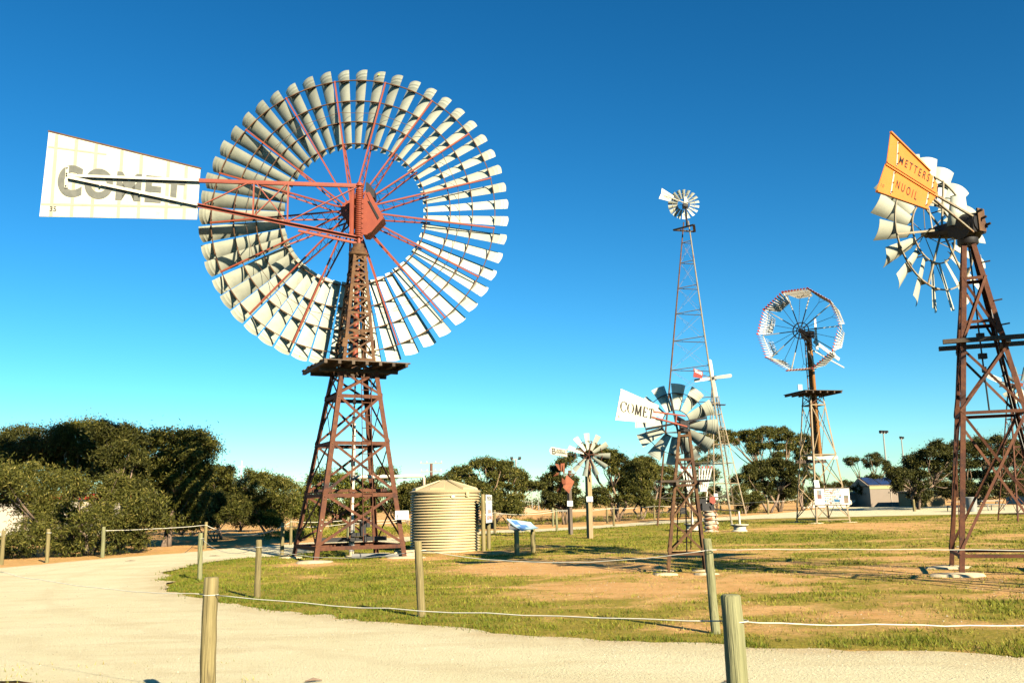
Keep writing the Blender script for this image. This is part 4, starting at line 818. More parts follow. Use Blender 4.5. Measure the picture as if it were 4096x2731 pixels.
b = MB(); b.bar(tp(.0, zl(.0) - .22, .02), tp(2.1, zl(2.1) - .2, .02), .08, .08, V(0, 0, 1)); b.obj('lower_boom_strap', M['red'], big)
for u in (2.47, 3.64): bar_obj('boom_strut', tp(u, zl(u), .12), tp(u, zt - .05, .12), .09, .05, M['red'], big, upv=TD)
for (ua, za, ub, zb_) in ((2.5, 0, 3.6, 1), (2.5, 1, 3.6, 0), (3.75, 1, 5.3, .05), (.15, .95, 2.45, .02)):
    bar_obj('boom_brace', tp(ua, zl(ua) + (zt - zl(ua)) * za, .09), tp(ub, zl(ub) + (zt - zl(ub)) * zb_, .09), .035, .06, M['red'], big, upv=TN)
vp = [(5.48, 13.35), (5.52, 11.51), (10.61, 11.47), (10.52, 14.50)]
vn = vane('tail_vane', big, [(u, z - BZ) for u, z in vp], TO, TD, TN, M['white'], .03)
ztop = lambda u: 13.35 + (14.50 - 13.35) * (u - 5.48) / 5.04
zbot = lambda u: 11.51 - .04 * (u - 5.52) / 5.09
for u in (5.95, 6.55, 7.45, 8.10, 8.95, 9.60, 10.25):
    b = MB(); b.bar(tp(u, zbot(u) + .02, .019), tp(u, ztop(u) - .03, .019), .10, .008, TN); b.obj('seam_strip', M['seam'], vn)
b = MB(); b.bar(tp(5.5, 11.95, .022), tp(10.58, 11.90, .022), .07, .008, TN); b.bar(tp(8.6, 13.75, .022), tp(10.5, 13.95, .022), .05, .008, TN); b.obj('seam_strip', M['seam'], vn)
b = MB(); b.bar(tp(5.46, 13.36, 0), tp(10.54, 14.52, 0), .05, .06, TN); b.obj('top_edge', M['rust2'], vn)
off = TN * .032
lettering('lettering', 'COMET', vn, [(10.10, 13.36 - BZ), (10.12, 12.20 - BZ), (5.95, 12.93 - BZ), (5.97, 12.02 - BZ)], TO, TD, off, M['letter'], bold=.042, spread=1.12)
lettering('lettering', '35', vn, [(10.30, 11.83 - BZ), (10.30, 11.66 - BZ), (10.09, 11.83 - BZ), (10.09, 11.66 - BZ)], TO, TD, off, M['dark'])
b = MB(); b.bar(tp(5.5, zt - .02, .13), tp(9.75, zt - .0, .13), .09, .035, TN); b.obj('vane_rail', M['white'], vn)
b = MB(); b.bar(tp(5.5, zl(5.5) - .02, .13), tp(9.75, zt - .06, .13), .10, .035, TN); b.obj('vane_rail', M['white'], vn)
b = MB(); b.bar(tp(9.82, zt - .42, .05), tp(9.82, zt + .34, .05), .10, .05, TN); b.obj('rail_bracket', M['white'], vn)
bolts(vn, [tp(9.82, zt - .36, .08), tp(9.82, zt + .0, .08), tp(9.82, zt + .08, .08), tp(9.82, zt + .28, .08)], .025, M['dark'], TN)
for u in (6.0, 7.4, 8.7): bolts(vn, [tp(u, zl(u) - .06 + .0, .15)], .03, M['cream'], TN)
# ================================================================ small COMET windmill
SX, SY = 3.97, 21.5
SZ = terr(SX, SY)
sc = thing('windmill', 'small twelve bladed windmill with serif COMET tail on short brown tower behind fence post', 'windmill', (SX, SY, SZ))
st = Tower(sc, 217, [(0, .92, -.02, 0), (2.1, .52, .05, 0), (3.25, .29, .09, 0)])
st.legs([-.08, 2.1, 3.25], .062, .008, M['rust2'])
st.girts([.46, 2.02, 2.62, 3.18], .05, .008, M['rust2'])
st.braces([.46, 1.20, 2.02], .04, .008, M['rust2'])
st.braces([2.02, 2.62], .03, .006, M['rust2'])
ladder(sc, st.c(.5, 2).lerp(st.c(.5, 3), .5) + V(-.05, -.05, 0), st.c(1.9, 2).lerp(st.c(1.9, 3), .5) + V(0, -.05, 0), (.17, .03, 0), M['rust2'], 5, .012, .03)
for i in range(4): footing(sc, st.c(0, i) + V(-.05, -.05, 0), .20, M['concrete'], 30 + i, h=.03)
for k, v in enumerate((-.24, -.08, .24)):
    bar_obj('plank', V(.06 - .66, v - .1, 2.09), V(.06 + .55, v + .1, 2.09), .14, .045, M['deck'], sc)
for s_ in (-1, 1): bar_obj('bearer', V(.06 + s_ * .27, -.45, 2.03), V(.06 + s_ * .27, .45, 2.03), .06, .07, M['deck'], sc)
tube_obj('pump_rod', [(0, 0, .3), (.09, 0, 3.2)], .016, M['black'], sc)
b = MB(); b.lathe([(.13, 3.22), (.15, 3.25), (.15, 3.31), (.09, 3.33), (.09, 3.5)], 14, (.09, 0, 0)); b.box((.1, .02, 3.42), (.20, .22, .16)); b.tube([(.08, .0, 3.50), (.02, .42, 3.62)], .055, 8); b.tube([(.18, -.05, 3.42), (.34, -.1, 3.50)], .03, 6); b.obj('gear_head', M['black'], sc)
b = MB()
ring(b, .74, -.12, .016, .02, 60); ring(b, .33, -.06, .016, .02, 40); b.tube([(0, -.2, 0), (0, .1, 0)], .05, 8)
SR = .97
wh = wheel_frame('wheel', sc, V(3.95 - SX, 21.93 - SY, 3.50 - SZ), 8, b, M['black'])
am = MB(); am.bar((0, -.16, .04), (0, -.11, .75), .05, .03, (0, 1, 0)); amm = am.mesh('wheel_arm', M['black'])
for k in range(4): place('wheel_arm', amm, wh, (0, 0, 0), (0, math.radians(-9 + 90 * k), 0))
bm2 = blade_mesh('blade', .33, SR, .20, .44, math.radians(-36), .11, [(.74, -.10), (.335, -.05)], M['galv'], bead=[.90 * SR, .945 * SR], curve_tip=.01)
sails(wh, bm2, 12, 6)
SD, SN = V(-.927, -.375, 0), V(.375, -.927, 0)
SO = V(4.05 - SX, 21.3 - SY, 0)
b = MB(); b.bar(up3(SO, SD, -.02, 3.63 - SZ), up3(SO, SD, .85, 3.715 - SZ), .03, .05, SN); b.bar(up3(SO, SD, -.04, 3.38 - SZ), up3(SO, SD, .9, 3.59 - SZ), .03, .06, SN); b.bar(up3(SO, SD, .26, 3.42 - SZ), up3(SO, SD, .22, 3.66 - SZ), .03, .03, SN); b.obj('tail_boom', M['red'], sc)
vn2 = vane('tail_vane', sc, [(.70, 3.84 - SZ), (.83, 3.44 - SZ), (1.86, 3.50 - SZ), (1.68, 4.20 - SZ)], SO, SD, SN, M['white'], .016)
b = MB(); b.bar(up3(SO, SD, .695, 3.85 - SZ), up3(SO, SD, 1.69, 4.215 - SZ), .03, .02, SN); b.obj('top_edge', M['cream'], vn2)
serif_word('lettering', 'COMET', [1.15, 1.2, 1.3, .95, .95], vn2, [(1.70, 3.95 - SZ), (1.73, 3.71 - SZ), (.80, 3.76 - SZ), (.85, 3.54 - SZ)], SO, SD, SN * .012, M['dark'])
lettering('lettering', '6', vn2, [(1.79, 3.62 - SZ), (1.79, 3.56 - SZ), (1.75, 3.62 - SZ), (1.75, 3.56 - SZ)], SO, SD, SN * .012, M['dark'])

# ================================================================ METTERS windmill, right
MX, MY = 10.381, 19.527
MZ = terr(MX, MY)
mt = thing('windmill', 'rust brown tower windmill with yellow METTERS NUOIL tail at right', 'windmill', (MX, MY, MZ))
mw = Tower(mt, 204.78, [(0, 2.136, 0, 0), (7.2, .26, -.10, 0)])
mw.legs([-.1, 7.2], .10, .012, M['rust'])
mw.girts([.42, 3.36, 5.35, 6.35], .07, .010, M['rust'])
mw.braces([.42, 3.36, 4.75, 6.35], .055, .010, M['rust'])
for i in range(4): footing(mt, mw.c(0, i), .38, M['concrete'], 50 + i, h=.05)
for i in range(4):
    q = mw.c(.35, i); e = (mw.c(.35, i - 1) - q).normalized(); bolts(mt, [q + e * .05 + V(0, 0, dz) for dz in (0, .12, .22)], .022, M['galvbar'], mw.out(i - 1))
pf = (mw.c(0, 1) - mw.c(0, 0)).normalized(); pg = (mw.c(0, 3) - mw.c(0, 0)).normalized()
a_, dx_, dy_ = mw.at(4.85)
for k, (v, z) in enumerate(((-.5, 4.90), (.5, 4.90))):
    c_ = V(dx_, dy_, z) + pg * v
    bar_obj('platform_beam', c_ - pf * .80, c_ + pf * 1.15, .13, .09, M['deck'], mt)
bar_obj('platform_beam', V(dx_, dy_, 4.82) + pf * .45 - pg * .6, V(dx_, dy_, 4.82) + pf * .45 + pg * .6, .09, .08, M['deck'], mt)
for i, z in ((1, 6.65), (1, 5.75), (2, 6.2), (1, 5.2)):
    q = mw.c(z, i); bar_obj('step', q, q + mw.out(i) * .16 + V(0, 0, .02), .03, .03, M['black'], mt)
tube_obj('pump_rod', [(-.05, 0, 3.4), (-.08, 0, 5.0), (-.09, 0, 7.1)], .018, M['black'], mt)
for z_, w_ in ((5.05, .14), (4.6, .16), (4.3, .06)):
    b = MB(); b.box((-.06, 0, z_), (w_, .1, .12)); b.obj('rod_guide', M['black'], mt)
tube_obj('furl_wire', [(.15, 0, 6.9), (.28, -.1, 4.5), (.42, -.2, 3.0), (.5, -.3, 2.2)], .006, M['steelpole'], mt, 5)
# head: gearbox with hood and turntable
haz = -29.0
ax_ = V(math.sin(math.radians(haz)), math.cos(math.radians(haz)), 0)
sx_ = V(ax_.y, -ax_.x, 0)
hz = 7.62 - MZ
top = V(-.10, 0, 7.2)
hub = V(9.80 - MX, 20.25 - MY, hz + .06)
b = MB(); b.lathe([(.20, 7.12), (.22, 7.15), (.22, 7.26), (.14, 7.28), (.14, 7.42)], 16, (-.10, 0, 0)); b.obj('turntable', M['black'], mt, auto=40)
gb = V(-.10, 0, hz)
b = MB()
b.tube([gb - ax_ * .34, gb - ax_ * .05, gb + ax_ * .35, hub], [.22, .28, .20, .12], 12)
b.box(gb + V(0, 0, -.06), (.44, .62, .34), -math.radians(haz))
b.tube([gb - V(0, 0, .1) - sx_ * .24, gb - V(0, 0, .1) + sx_ * .24], .24, 14)
b.obj('gearbox', M['black'], mt, auto=40)
b = MB()
for k in range(3): b.tube([gb - ax_ * (.36 + .0 * k) + sx_ * (.12 * (k - 1)) + V(0, 0, .2 - .14 * k), gb - ax_ * .5 + sx_ * (.12 * (k - 1)) + V(0, 0, .22 - .14 * k)], .028, 6)
b.tube([gb - ax_ * .38 + sx_ * .16 + V(0, 0, -.02) + V(.022 * math.cos(k), .022 * math.sin(k), -.012 * k * .25) for k in range(36)], .010, 4)
b.obj('head_bolts', M['black'], mt)
bar_obj('tail_plate', gb - ax_ * .36 + sx_ * .02 + V(0, 0, .30), gb - ax_ * .36 + sx_ * .02 + V(0, 0, -.22), .24, .035, M['rust2'], mt, upv=ax_)
b = MB(); n_ = 16; vs = []
for zt_, rr_, lean in ((.02, .32, 0), (.70, .21, .08)):
    for k in range(n_ + 1):
        g = -PI * .62 + PI * 1.24 * k / n_
        vs.append(gb + ax_ * (.20 - lean + rr_ * .62 * -math.cos(g)) * 1.0 + sx_ * rr_ * math.sin(g) + V(0, 0, zt_))
b.add(vs, [(k, k + 1, n_ + 2 + k, n_ + 1 + k) for k in range(n_)])
hood = b.obj('gear_hood', M['galv'], mt, smooth=True)
md = hood.modifiers.new('s', 'SOLIDIFY'); md.thickness = .012
MR = 1.86
b = MB(); ring(b, .74 * MR, -.14, .03, .035, 80); ring(b, .40 * MR, -.10, .03, .03, 60); b.tube([(0, -.25, 0), (0, .12, 0)], .09, 12); b.lathe([(.2, -.02), (.2, .02)], 16)
wm = wheel_frame('wheel', mt, hub, haz, b, M['galvbar'])
sp2 = MB(); sp2.bar((.0, -.30, .08), (0, -.16, .75 * MR), .045, .03, (0, 1, 0)); spm2 = sp2.mesh('spoke', M['galvbar'])
for k in range(6): place('spoke', spm2, wm, (0, 0, 0), (0, math.radians(20 + 60 * k), 0))
sp3 = MB(); sp3.tube([(.02, .12, .1), (.0, -.1, .74 * MR)], .010, 5); spm3 = sp3.mesh('stay_rod', M['galvbar'])
for k in range(6): place('stay_rod', spm3, wm, (0, 0, 0), (0, math.radians(50 + 60 * k), 0))
sp4 = MB(); sp4.bar((0, -.12, .40 * MR), (0, .28, .40 * MR), .02, .02); spm4 = sp4.mesh('rim_strut', M['galvbar'])
for k in range(6): place('rim_strut', spm4, wm, (0, 0, 0), (0, math.radians(35 + 60 * k), 0))
bm3 = blade_mesh('blade', .40 * MR, MR, .26, .50, math.radians(31), .13, [(.74 * MR, -.12), (.405 * MR, -.08)], M['galv'], curve_tip=.02)
sails(wm, bm3, 18, 5)
MD = V(-.7431, -.6691, 0); MN = V(.6691, -.7431, 0)
MO = V(10.40 - MX, 19.30 - MY, 0)
Z = lambda z: z - MZ
def mtp(u, z, o=0.0): return up3(MO, MD, u, Z(z), MN * o)
vm = vane('tail_vane', mt, [(u, Z(z)) for u, z in ((1.91, 8.09), (2.00, 7.835), (4.18, 7.985), (3.88, 8.68), (2.26, 8.29))], MO, MD, MN, M['yellow'], .014)
vm2 = vane('lower_sheet', vm, [(u, Z(z)) for u, z in ((2.02, 7.80), (2.55, 7.41), (4.72, 7.30), (4.24, 7.95))], MO, MD, MN, M['yellow'], .014)
b = MB()
b.bar(mtp(2.23, 8.295, .012), mtp(3.89, 8.695, .012), .035, .045, MN); b.bar(mtp(2.53, 7.405, .012), mtp(4.73, 7.29, .012), .035, .055, MN)
b.bar(mtp(1.99, 7.848, .014), mtp(4.19, 7.998, .014), .035, .032, MN); b.bar(mtp(2.01, 7.79, .014), mtp(4.25, 7.94, .014), .035, .032, MN); b.obj('rolled_edge', M['yellow'], vm)
for (u0_, z0_, u1_, z1_) in ((3.62, 8.56, 3.78, 8.03), (2.09, 8.20, 2.24, 7.90), (3.92, 7.86, 4.16, 7.37), (2.43, 7.77, 2.62, 7.46)):
    b = MB(); b.bar(mtp(u0_, z0_, .016), mtp(u1_, z1_, .016), .035, .010, MN); o = b.obj('batten', M['cream'], vm)
    bolts(vm, [mtp(u0_ + (u1_ - u0_) * t, z0_ + (z1_ - z0_) * t, .02) for t in (.06, .5, .94)], .012, M['dark'], MN)
lettering('lettering', 'METTERS', vm, [(3.56, Z(8.287)), (3.67, Z(8.107)), (2.22, Z(8.215)), (2.36, Z(8.02))], MO, MD, MN * .012, M['dark'], bold=.005, spread=1.5)
lettering('lettering', 'NUOIL', vm2, [(3.81, Z(7.725)), (3.92, Z(7.545)), (2.92, Z(7.675)), (3.05, Z(7.475))], MO, MD, MN * .012, M['dark'], bold=.006, spread=1.65)
lettering('lettering', '10', vm2, [(4.50, Z(7.50)), (4.54, Z(7.43)), (4.38, Z(7.50)), (4.42, Z(7.425))], MO, MD, MN * .012, M['rustsheet'], spread=1.3)
b = MB(); b.bar(mtp(.0, 7.73, .0), mtp(2.1, 7.82, .0), .045, .045, MN); b.obj('tail_boom', M['galvbar'], mt)
b = MB(); b.bar(mtp(.25, 7.36, .0), mtp(2.15, 7.70, .0), .04, .045, MN); b.obj('tail_brace', M['galvbar'], mt)
b = MB(); b.tube([mtp(2.45, 7.45), mtp(2.5, 7.0, .05), V(hub.x + .1, hub.y - .2, hub.z - .1) + sx_ * -1.3 + V(0, 0, -.55)], .014, 5); b.obj('furl_chain', M['galvbar'], mt)

# ================================================================ tall tripod windmill
CX, CY = 11.3, 54.3
CZ = terr(CX, CY)
cr = thing('windmill', 'tall thin windmill rising high on slender three legged lattice tower with SOUTHERN CROSS tail', 'windmill', (CX, CY, CZ))
ct = Tower(cr, 166.9, [(0, 5.0, 0, 0), (18.9 - CZ, .34, -.18, 0)], n=3)
for i in range(3):
    tube_obj('leg', [ct.c(-.1, i), ct.c(18.9 - CZ, i)], [.06, .04], M['galvbar'] if i else M['rust2'], cr, 7)
zs_ = [1.6, 3.6, 5.5, 7.4, 9.3, 11.1, 12.8, 14.4, 16.0, 17.3]
for z in zs_:
    for i in range(3): tube_obj('girt', [ct.c(z, i), ct.c(z, i + 1)], .026, M['galvbar'] if i != 2 else M['black'], cr, 5)
ct.rods([.4] + zs_, .006, M['galvbar'])
tp_ = 18.45 - CZ
for i in range(3):
    p, q = ct.c(tp_, i), ct.c(tp_, i + 1); c_ = (ct.c(tp_, 0) + ct.c(tp_, 1) + ct.c(tp_, 2)) / 3
    ang = ct.th + 2 * PI * i / 3
    bar_obj('platform_plank', c_ + V(math.cos(ang) * .85, math.sin(ang) * .85, 0), c_ + V(math.cos(ang + 2 * PI / 3) * .85, math.sin(ang + 2 * PI / 3) * .85, .0), .16, .07, M['black'], cr)
b = MB(); b.tube([(-.18, 0, 18.6 - CZ), (-.19, 0, 19.95 - CZ)], .06, 8); b.box((-.2, .1, 19.98 - CZ), (.3, .5, .24)); b.tube([(-.2, 0, 20.05 - CZ), (-.22, .62, 20.2 - CZ)], .09, 8); b.obj('gear_head', M['black'], cr)
b = MB(); ring(b, .70, -.06, .018, .02, 48); ring(b, .40, -.04, .018, .02, 36); b.tube([(0, -.15, 0), (0, .1, 0)], .06, 8)
wc = wheel_frame('wheel', cr, V(11.10 - CX, 54.9 - CY, 20.25 - CZ), 6, b, M['galvbar'])
sp5 = MB(); sp5.bar((0, -.1, .05), (0, -.05, .7), .02, .02); spm5 = sp5.mesh('spoke', M['galvbar'])
for k in range(6): place('spoke', spm5, wc, (0, 0, 0), (0, PI / 3 * k + .3, 0))
bm5 = blade_mesh('blade', .39, .98, .14, .29, math.radians(38), .12, [(.70, -.06)], M['galv'], nr=3, nc=5)
sails(wc, bm5, 18, 2)
KD, KN = V(-.906, -.423, 0), V(.423, -.906, 0)
KO = V(11.16 - CX, 54.0 - CY, 0)
vc = vane('tail_vane', cr, [(u, z - CZ) for u, z in ((.97, 20.36), (1.17, 20.17), (1.95, 20.41), (1.87, 20.76))], KO, KD, KN, M['white'], .012)
vane('lower_sheet', vc, [(u, z - CZ) for u, z in ((1.17, 20.14), (1.35, 19.97), (2.14, 20.05), (1.96, 20.38))], KO, KD, KN, M['white'], .012)
lettering('lettering', 'SOUTHERN', vc, [(1.86, 20.56 - CZ), (1.87, 20.45 - CZ), (1.18, 20.33 - CZ), (1.2, 20.23 - CZ)], KO, KD, KN * .012, M['dark'], spread=1.1)
lettering('lettering', 'CROSS', vc, [(1.81, 20.31 - CZ), (1.82, 20.20 - CZ), (1.38, 20.17 - CZ), (1.4, 20.07 - CZ)], KO, KD, KN * .012, M['dark'], spread=1.1)
b = MB(); b.bar(up3(KO, KD, 0, 19.98 - CZ, KN * .02), up3(KO, KD, 1.7, 20.3 - CZ, KN * .02), .03, .05, KN); b.obj('tail_boom', M['cream'], cr)
b = MB(); b.poly([V(-.28, -.1, 20.15 - CZ), V(-.02, -.1, 20.15 - CZ), V(-.14, -.1, 20.52 - CZ), V(-.29, -.1, 20.50 - CZ)], (0, .3, 0)); b.obj('gear_hood', M['white'], cr)

# ================================================================ slatted decagon windmill
OX, OY = 17.88, 53.42
OZ = terr(OX, OY)
oc = thing('windmill', 'ten sided wheel windmill of red tipped white slats on pale tower with ochre mast', 'windmill', (OX, OY, OZ))
ot = Tower(oc, 238.3, [(0, 2.2, 0, 0), (7.75 - OZ, .86, -.02, 0)])
ot.legs([-.1, 7.75 - OZ], .085, .012, M['silver'])
ot.girts([.22, 3.92, 6.85], .065, .010, M['silver'])
ot.braces([.22, 2.1, 3.92, 6.85], .05, .010, M['silver'])
ot.braces([6.85, 7.4], .04, .010, M['rust'])
for i in range(4): footing(oc, ot.c(0, i), .3, M['concrete'], 80 + i, h=.03)
of = (ot.c(0, 1) - ot.c(0, 0)).normalized(); og = (ot.c(0, 3) - ot.c(0, 0)).normalized()
zc = 7.80 - OZ
for k in range(6): bar_obj('bearer', V(0, 0, zc) + of * (-1.15 + .46 * k) - og * 1.18, V(0, 0, zc) + of * (-1.15 + .46 * k) + og * 1.18, .08, .12, M['deck'], oc)
for k in range(10): bar_obj('plank', V(0, 0, zc + .08) + og * (-1.1 + .2444 * k) - of * 1.25, V(0, 0, zc + .08) + og * (-1.1 + .2444 * k) + of * 1.25, .22, .035, M['deck'], oc)
bar_obj('cross_beam', ot.c(3.7, 0) + V(-.3, .1, 0), ot.c(3.7, 1) + V(.05, .05, 0), .10, .16, M['cream'], oc)
bar_obj('cross_beam', ot.c(3.55, 3) + V(-.2, 0, 0), ot.c(3.55, 2) + V(.2, 0, 0), .12, .18, M['deck'], oc)
# tapered box mast with open, laddered left side
mz0, mz1 = 3.8, 11.25 - OZ
fa = V(math.cos(math.radians(-36)), math.sin(math.radians(-36)), 0); fb = V(-fa.y, fa.x, 0)
def mp(z, a, c): 
    w = .23 - .06 * (z - mz0) / (mz1 - mz0); return V(-.0, .1, z) + fa * a * w + fb * c * w
for e_ in (-1, 1):
    b = MB(); b.poly([mp(mz0, e_, -1), mp(mz0, e_ * .72, -1), mp(mz1, e_ * .72, -1), mp(mz1, e_, -1)], fb * .03); b.obj('mast_rail', M['mast'], oc)
b = MB(); b.poly([mp(mz0, 1, 1), mp(mz0, 1, -1), mp(mz1, 1, -1), mp(mz1, 1, 1)], -fa * .03); b.obj('mast_board', M['mast'], oc)
b = MB(); b.poly([mp(mz0, -1, 1), mp(mz0, 1, 1), mp(mz1, 1, 1), mp(mz1, -1, 1)], -fb * .03); b.obj('mast_board', M['mast'], oc)
for k in range(9):
    z = mz0 + .3 + k * .75; bar_obj('mast_rung', mp(z, -.9, -.9), mp(z, .9, -.9), .05, .05, M['black'], oc)
b = MB(); b.box((-.1, -.2, 11.35 - OZ), (.4, .7, .4), .5); b.tube([(0, 0, 11.0 - OZ), (-.68, -.82, 11.5 - OZ)], .13, 10); b.obj('gear_head', M['black'], oc)
OAZ = 40.0
b = MB(); ring(b, .48, -.05, .05, .05, 36); ring(b, .26, -.05, .04, .05, 24); b.tube([(0, -.2, 0), (0, .4, 0)], .11, 10)
wo_ = wheel_frame('wheel', oc, V(17.20 - OX, 52.6 - OY, 11.50 - OZ), OAZ, b, M['black'])
OR = 2.42
slat = MB()
sarm = MB(); sarm.bar((0, -.12, .1), (0, -.05, OR * .55), .05, .04, (0, 1, 0)); sarm.bar((0, -.05, OR * .55), (0, 0, OR), .05, .05, (0, 1, 0), 1)
sarmm = sarm.mesh('spoke', [M['black'], M['cream']])
stay = MB(); stay.tube([(0, -.3, .3), (0, .1, OR * .80)], .014, 5); stay.tube([(0, .1, OR * .8), (.22, .25, OR * .93)], .012, 4); stay.tube([(0, .1, OR * .8), (-.22, .25, OR * .93)], .012, 4); staym = stay.mesh('stay_rod', M['black'])
rail = MB(); Ra = OR * math.cos(PI / 10); hc = OR * math.sin(PI / 10)
rail.bar((-hc * .94, 0, Ra), (hc * .94, 0, Ra), .05, .05); rail.bar((-hc * .55, .62, Ra - .02), (hc * .55, .62, Ra - .02), .04, .04); railm = rail.mesh('section_rail', M['slatwhite'])
for k in range(10):
    g = math.radians(-17.0 + 36 * k)
    place('spoke', sarmm, wo_, (0, 0, 0), (0, g, 0))
    place('stay_rod', staym, wo_, (0, 0, 0), (0, g + PI / 10, 0))
    place('section_rail', railm, wo_, (0, 0, 0), (0, g + PI / 10, 0))
NS = 9
slm = []
for j in range(NS):
    s_ = -1 + 2 * j / (NS - 1)
    sb_ = MB()
    A = V(s_ * hc * 1.02, -.68, Ra + .08); Bq = V(s_ * hc * .52, .98, Ra - .10)
    A1 = A.lerp(Bq, .12)
    t_ = (Bq - A).normalized(); w_ = V(.75, 0, .66); w_ = (w_ - t_ * w_.dot(t_)).normalized(); n__ = t_.cross(w_)
    pr = [(-.06, -.008), (.06, -.008), (.06, .008), (-.06, .008)]
    sb_.prof(A, A1, pr, w_, n__, 1); sb_.prof(A1 + t_ * .001, Bq, pr, w_, n__, 0)
    slm.append(sb_.mesh('slat', [M['slatwhite'], M['slatred']]))
for k in range(10):
    g = math.radians(-17.0 + 36 * k) + PI / 10
    for m_ in slm: place('slat', m_, wo_, (0, 0, 0), (0, g, 0))
OD = V(.64, .77, 0)
b = MB(); b.poly([V(.33, -.2, 10.45 - OZ), V(.47, -.2, 10.45 - OZ), V(.47, -.2, 12.35 - OZ), V(.36, -.2, 12.45 - OZ)], (0, .05, 0)); b.obj('tail_board', M['slatwhite'], oc)
b = MB(); b.bar(V(.3, 0, 11.0 - OZ), V(1.95, .6, 9.95 - OZ), .05, .20, (0, 0, 1)); b.obj('tail_board', M['slatwhite'], oc)
b = MB(); b.bar(V(.1, 0, 10.5 - OZ), V(2.2, .6, 9.45 - OZ), .05, .06); b.obj('tail_boom', M['cream'], oc)
b = MB(); b.box((-.93, -.6, 8.15 - OZ), (.30, .05, .34), .3); b.obj('small_plate', M['bluepanel'], oc)
# information boards wired to the tower
ib = thing('information_board', 'wide information board of photo prints fixed across pale tower legs', 'sign', (0, 0, 0))
c0 = V(OX, OY, OZ) + ot.c(1.55, 0) - ot.out(0) * -.10; c1 = V(OX, OY, OZ) + ot.c(1.55, 1) + ot.out(0) * .10
bd = (c1 - c0); bd.z = 0; bl = bd.length; bd.normalize(); bn = V(bd.y, -bd.x, 0)
c0 = c0 - bd * .12; bl += .32
zb0, zb1 = OZ + 1.02, OZ + 1.93
def bpnt(u, z, o=0.0): return V(c0.x, c0.y, 0) + bd * u * bl + bn * o + V(0, 0, zb0 + (zb1 - zb0) * z)
b = MB(); b.poly([bpnt(0, 0), bpnt(1, 0), bpnt(1, 1), bpnt(0, 1)], bn * .03); b.obj('panel', M['signwhite'], ib)
b = MB(); b.bar(bpnt(-.01, 1.02, .02), bpnt(1.01, 1.02, .02), .06, .05); b.obj('top_rail', M['deck'], ib)
b = MB(); b.bar(bpnt(-.01, -.03, .02), bpnt(1.01, -.03, .02), .06, .05); b.obj('bottom_rail', M['deck'], ib)
def print_(root, u0, z0, u1, z1, m, o=.034, name='photo'):
    b = MB(); b.poly([bpnt(u0, z0, o), bpnt(u1, z0, o), bpnt(u1, z1, o), bpnt(u0, z1, o)], bn * .003); return b.obj(name, m, root)
r2 = random.Random(4)
print_(ib, .075, .38, .13, .92, M['photo2']); print_(ib, .135, .38, .20, .92, M['photo6']); print_(ib, .075, .38, .20, .62, M['photo5'], .038)
rows = 8
for r_ in range(rows):
    u = .27
    while u < .735:
        w_ = r2.uniform(.04, .11); z0_ = .02 + r_ * .122
        print_(ib, u, z0_, min(u + w_, .755), z0_ + r2.uniform(.06, .112), M['photo%d' % r2.choice((0, 0, 1, 2, 2, 3, 4, 5, 6))]); u += w_ + .008
print_(ib, .55, .16, .70, .31, M['photo7'], .039)
print_(ib, .83, .06, .96, .42, M['photo0']); print_(ib, .83, .40, .96, .56, M['photo4'], .037); print_(ib, .81, .84, .94, .86, M['signgrey']); print_(ib, .81, .91, .95, .93, M['signgrey'])
nb2 = thing('notice', 'small white notice fixed to tower leg above the wide photo board', 'sign', (0, 0, 0))
b = MB(); b.poly([bpnt(.02, 1.07, .05), bpnt(.16, 1.07, .05), bpnt(.14, 1.52, .05), bpnt(.0, 1.52, .05)], bn * .02); b.obj('plate', M['signwhite'], nb2)
b = MB(); 
for k in range(4): b.poly([bpnt(.03, 1.2 + .07 * k, .072), bpnt(.13, 1.2 + .07 * k, .072), bpnt(.13, 1.215 + .07 * k, .072), bpnt(.03, 1.215 + .07 * k, .072)], bn * .002)
b.obj('print_lines', M['signgrey'], nb2)
def rebase(root, loc):
    loc = V(loc)
    for c in list(root.children): c.location = c.location - loc + root.location
    root.location = loc
rebase(ib, (c0.x, c0.y, terr(c0.x, c0.y))); rebase(nb2, (c0.x, c0.y, terr(c0.x, c0.y)))

# ================================================================ BANKS mill on a timber post and the rust mill beside it
PX, PY = 3.27, 40.58
PZ = terr(PX, PY)
bk = thing('windmill', 'pale ten bladed windmill with corrugated BANKS tail on tall square timber post', 'windmill', (PX, PY, PZ))
b = MB(); b.prof((0, 0, -.2), (.02, 0, 3.45), [(-.105, -.10), (.105, -.10), (.105, .10), (-.105, .10)], V(.87, .5, 0), V(-.5, .87, 0)); b.obj('post', M['timber'], bk)
b = MB(); b.tube([(.06, -.2, 2.75), (.05, -.05, 3.75)], .05, 8); b.tube([(.03, -.45, 3.62), (.05, .25, 3.60)], .06, 8); b.obj('gear_head', M['rust'], bk)
b = MB(); ring(b, .60, -.02, .022, .02, 40); ring(b, .22, -.02, .02, .02, 24); b.tube([(0, -.1, 0), (0, .15, 0)], .05, 8)
wb = wheel_frame('wheel', bk, V(3.30 - PX, 40.1 - PY, 3.76 - PZ), 8, b, M['rust'])
ar = MB(); ar.bar((0, -.05, .03), (0, -.02, .62), .035, .03, (0, 1, 0)); arm_ = ar.mesh('wheel_arm', M['rust'])
for k in range(5): place('wheel_arm', arm_, wb, (0, 0, 0), (0, math.radians(15 + 72 * k), 0))
bm6 = blade_mesh('blade', .21, .95, .13, .29, math.radians(-32), .10, [], M['galv'], nr=3, nc=5, gusset=False)
sails(wb, bm6, 11, -4, skip=(8,))
KD2, KN2 = V(-.927, -.375, 0), V(.375, -.927, 0)
KO2 = V(3.32 - PX, 40.6 - PY, 0)
b = MB(); nn = 24
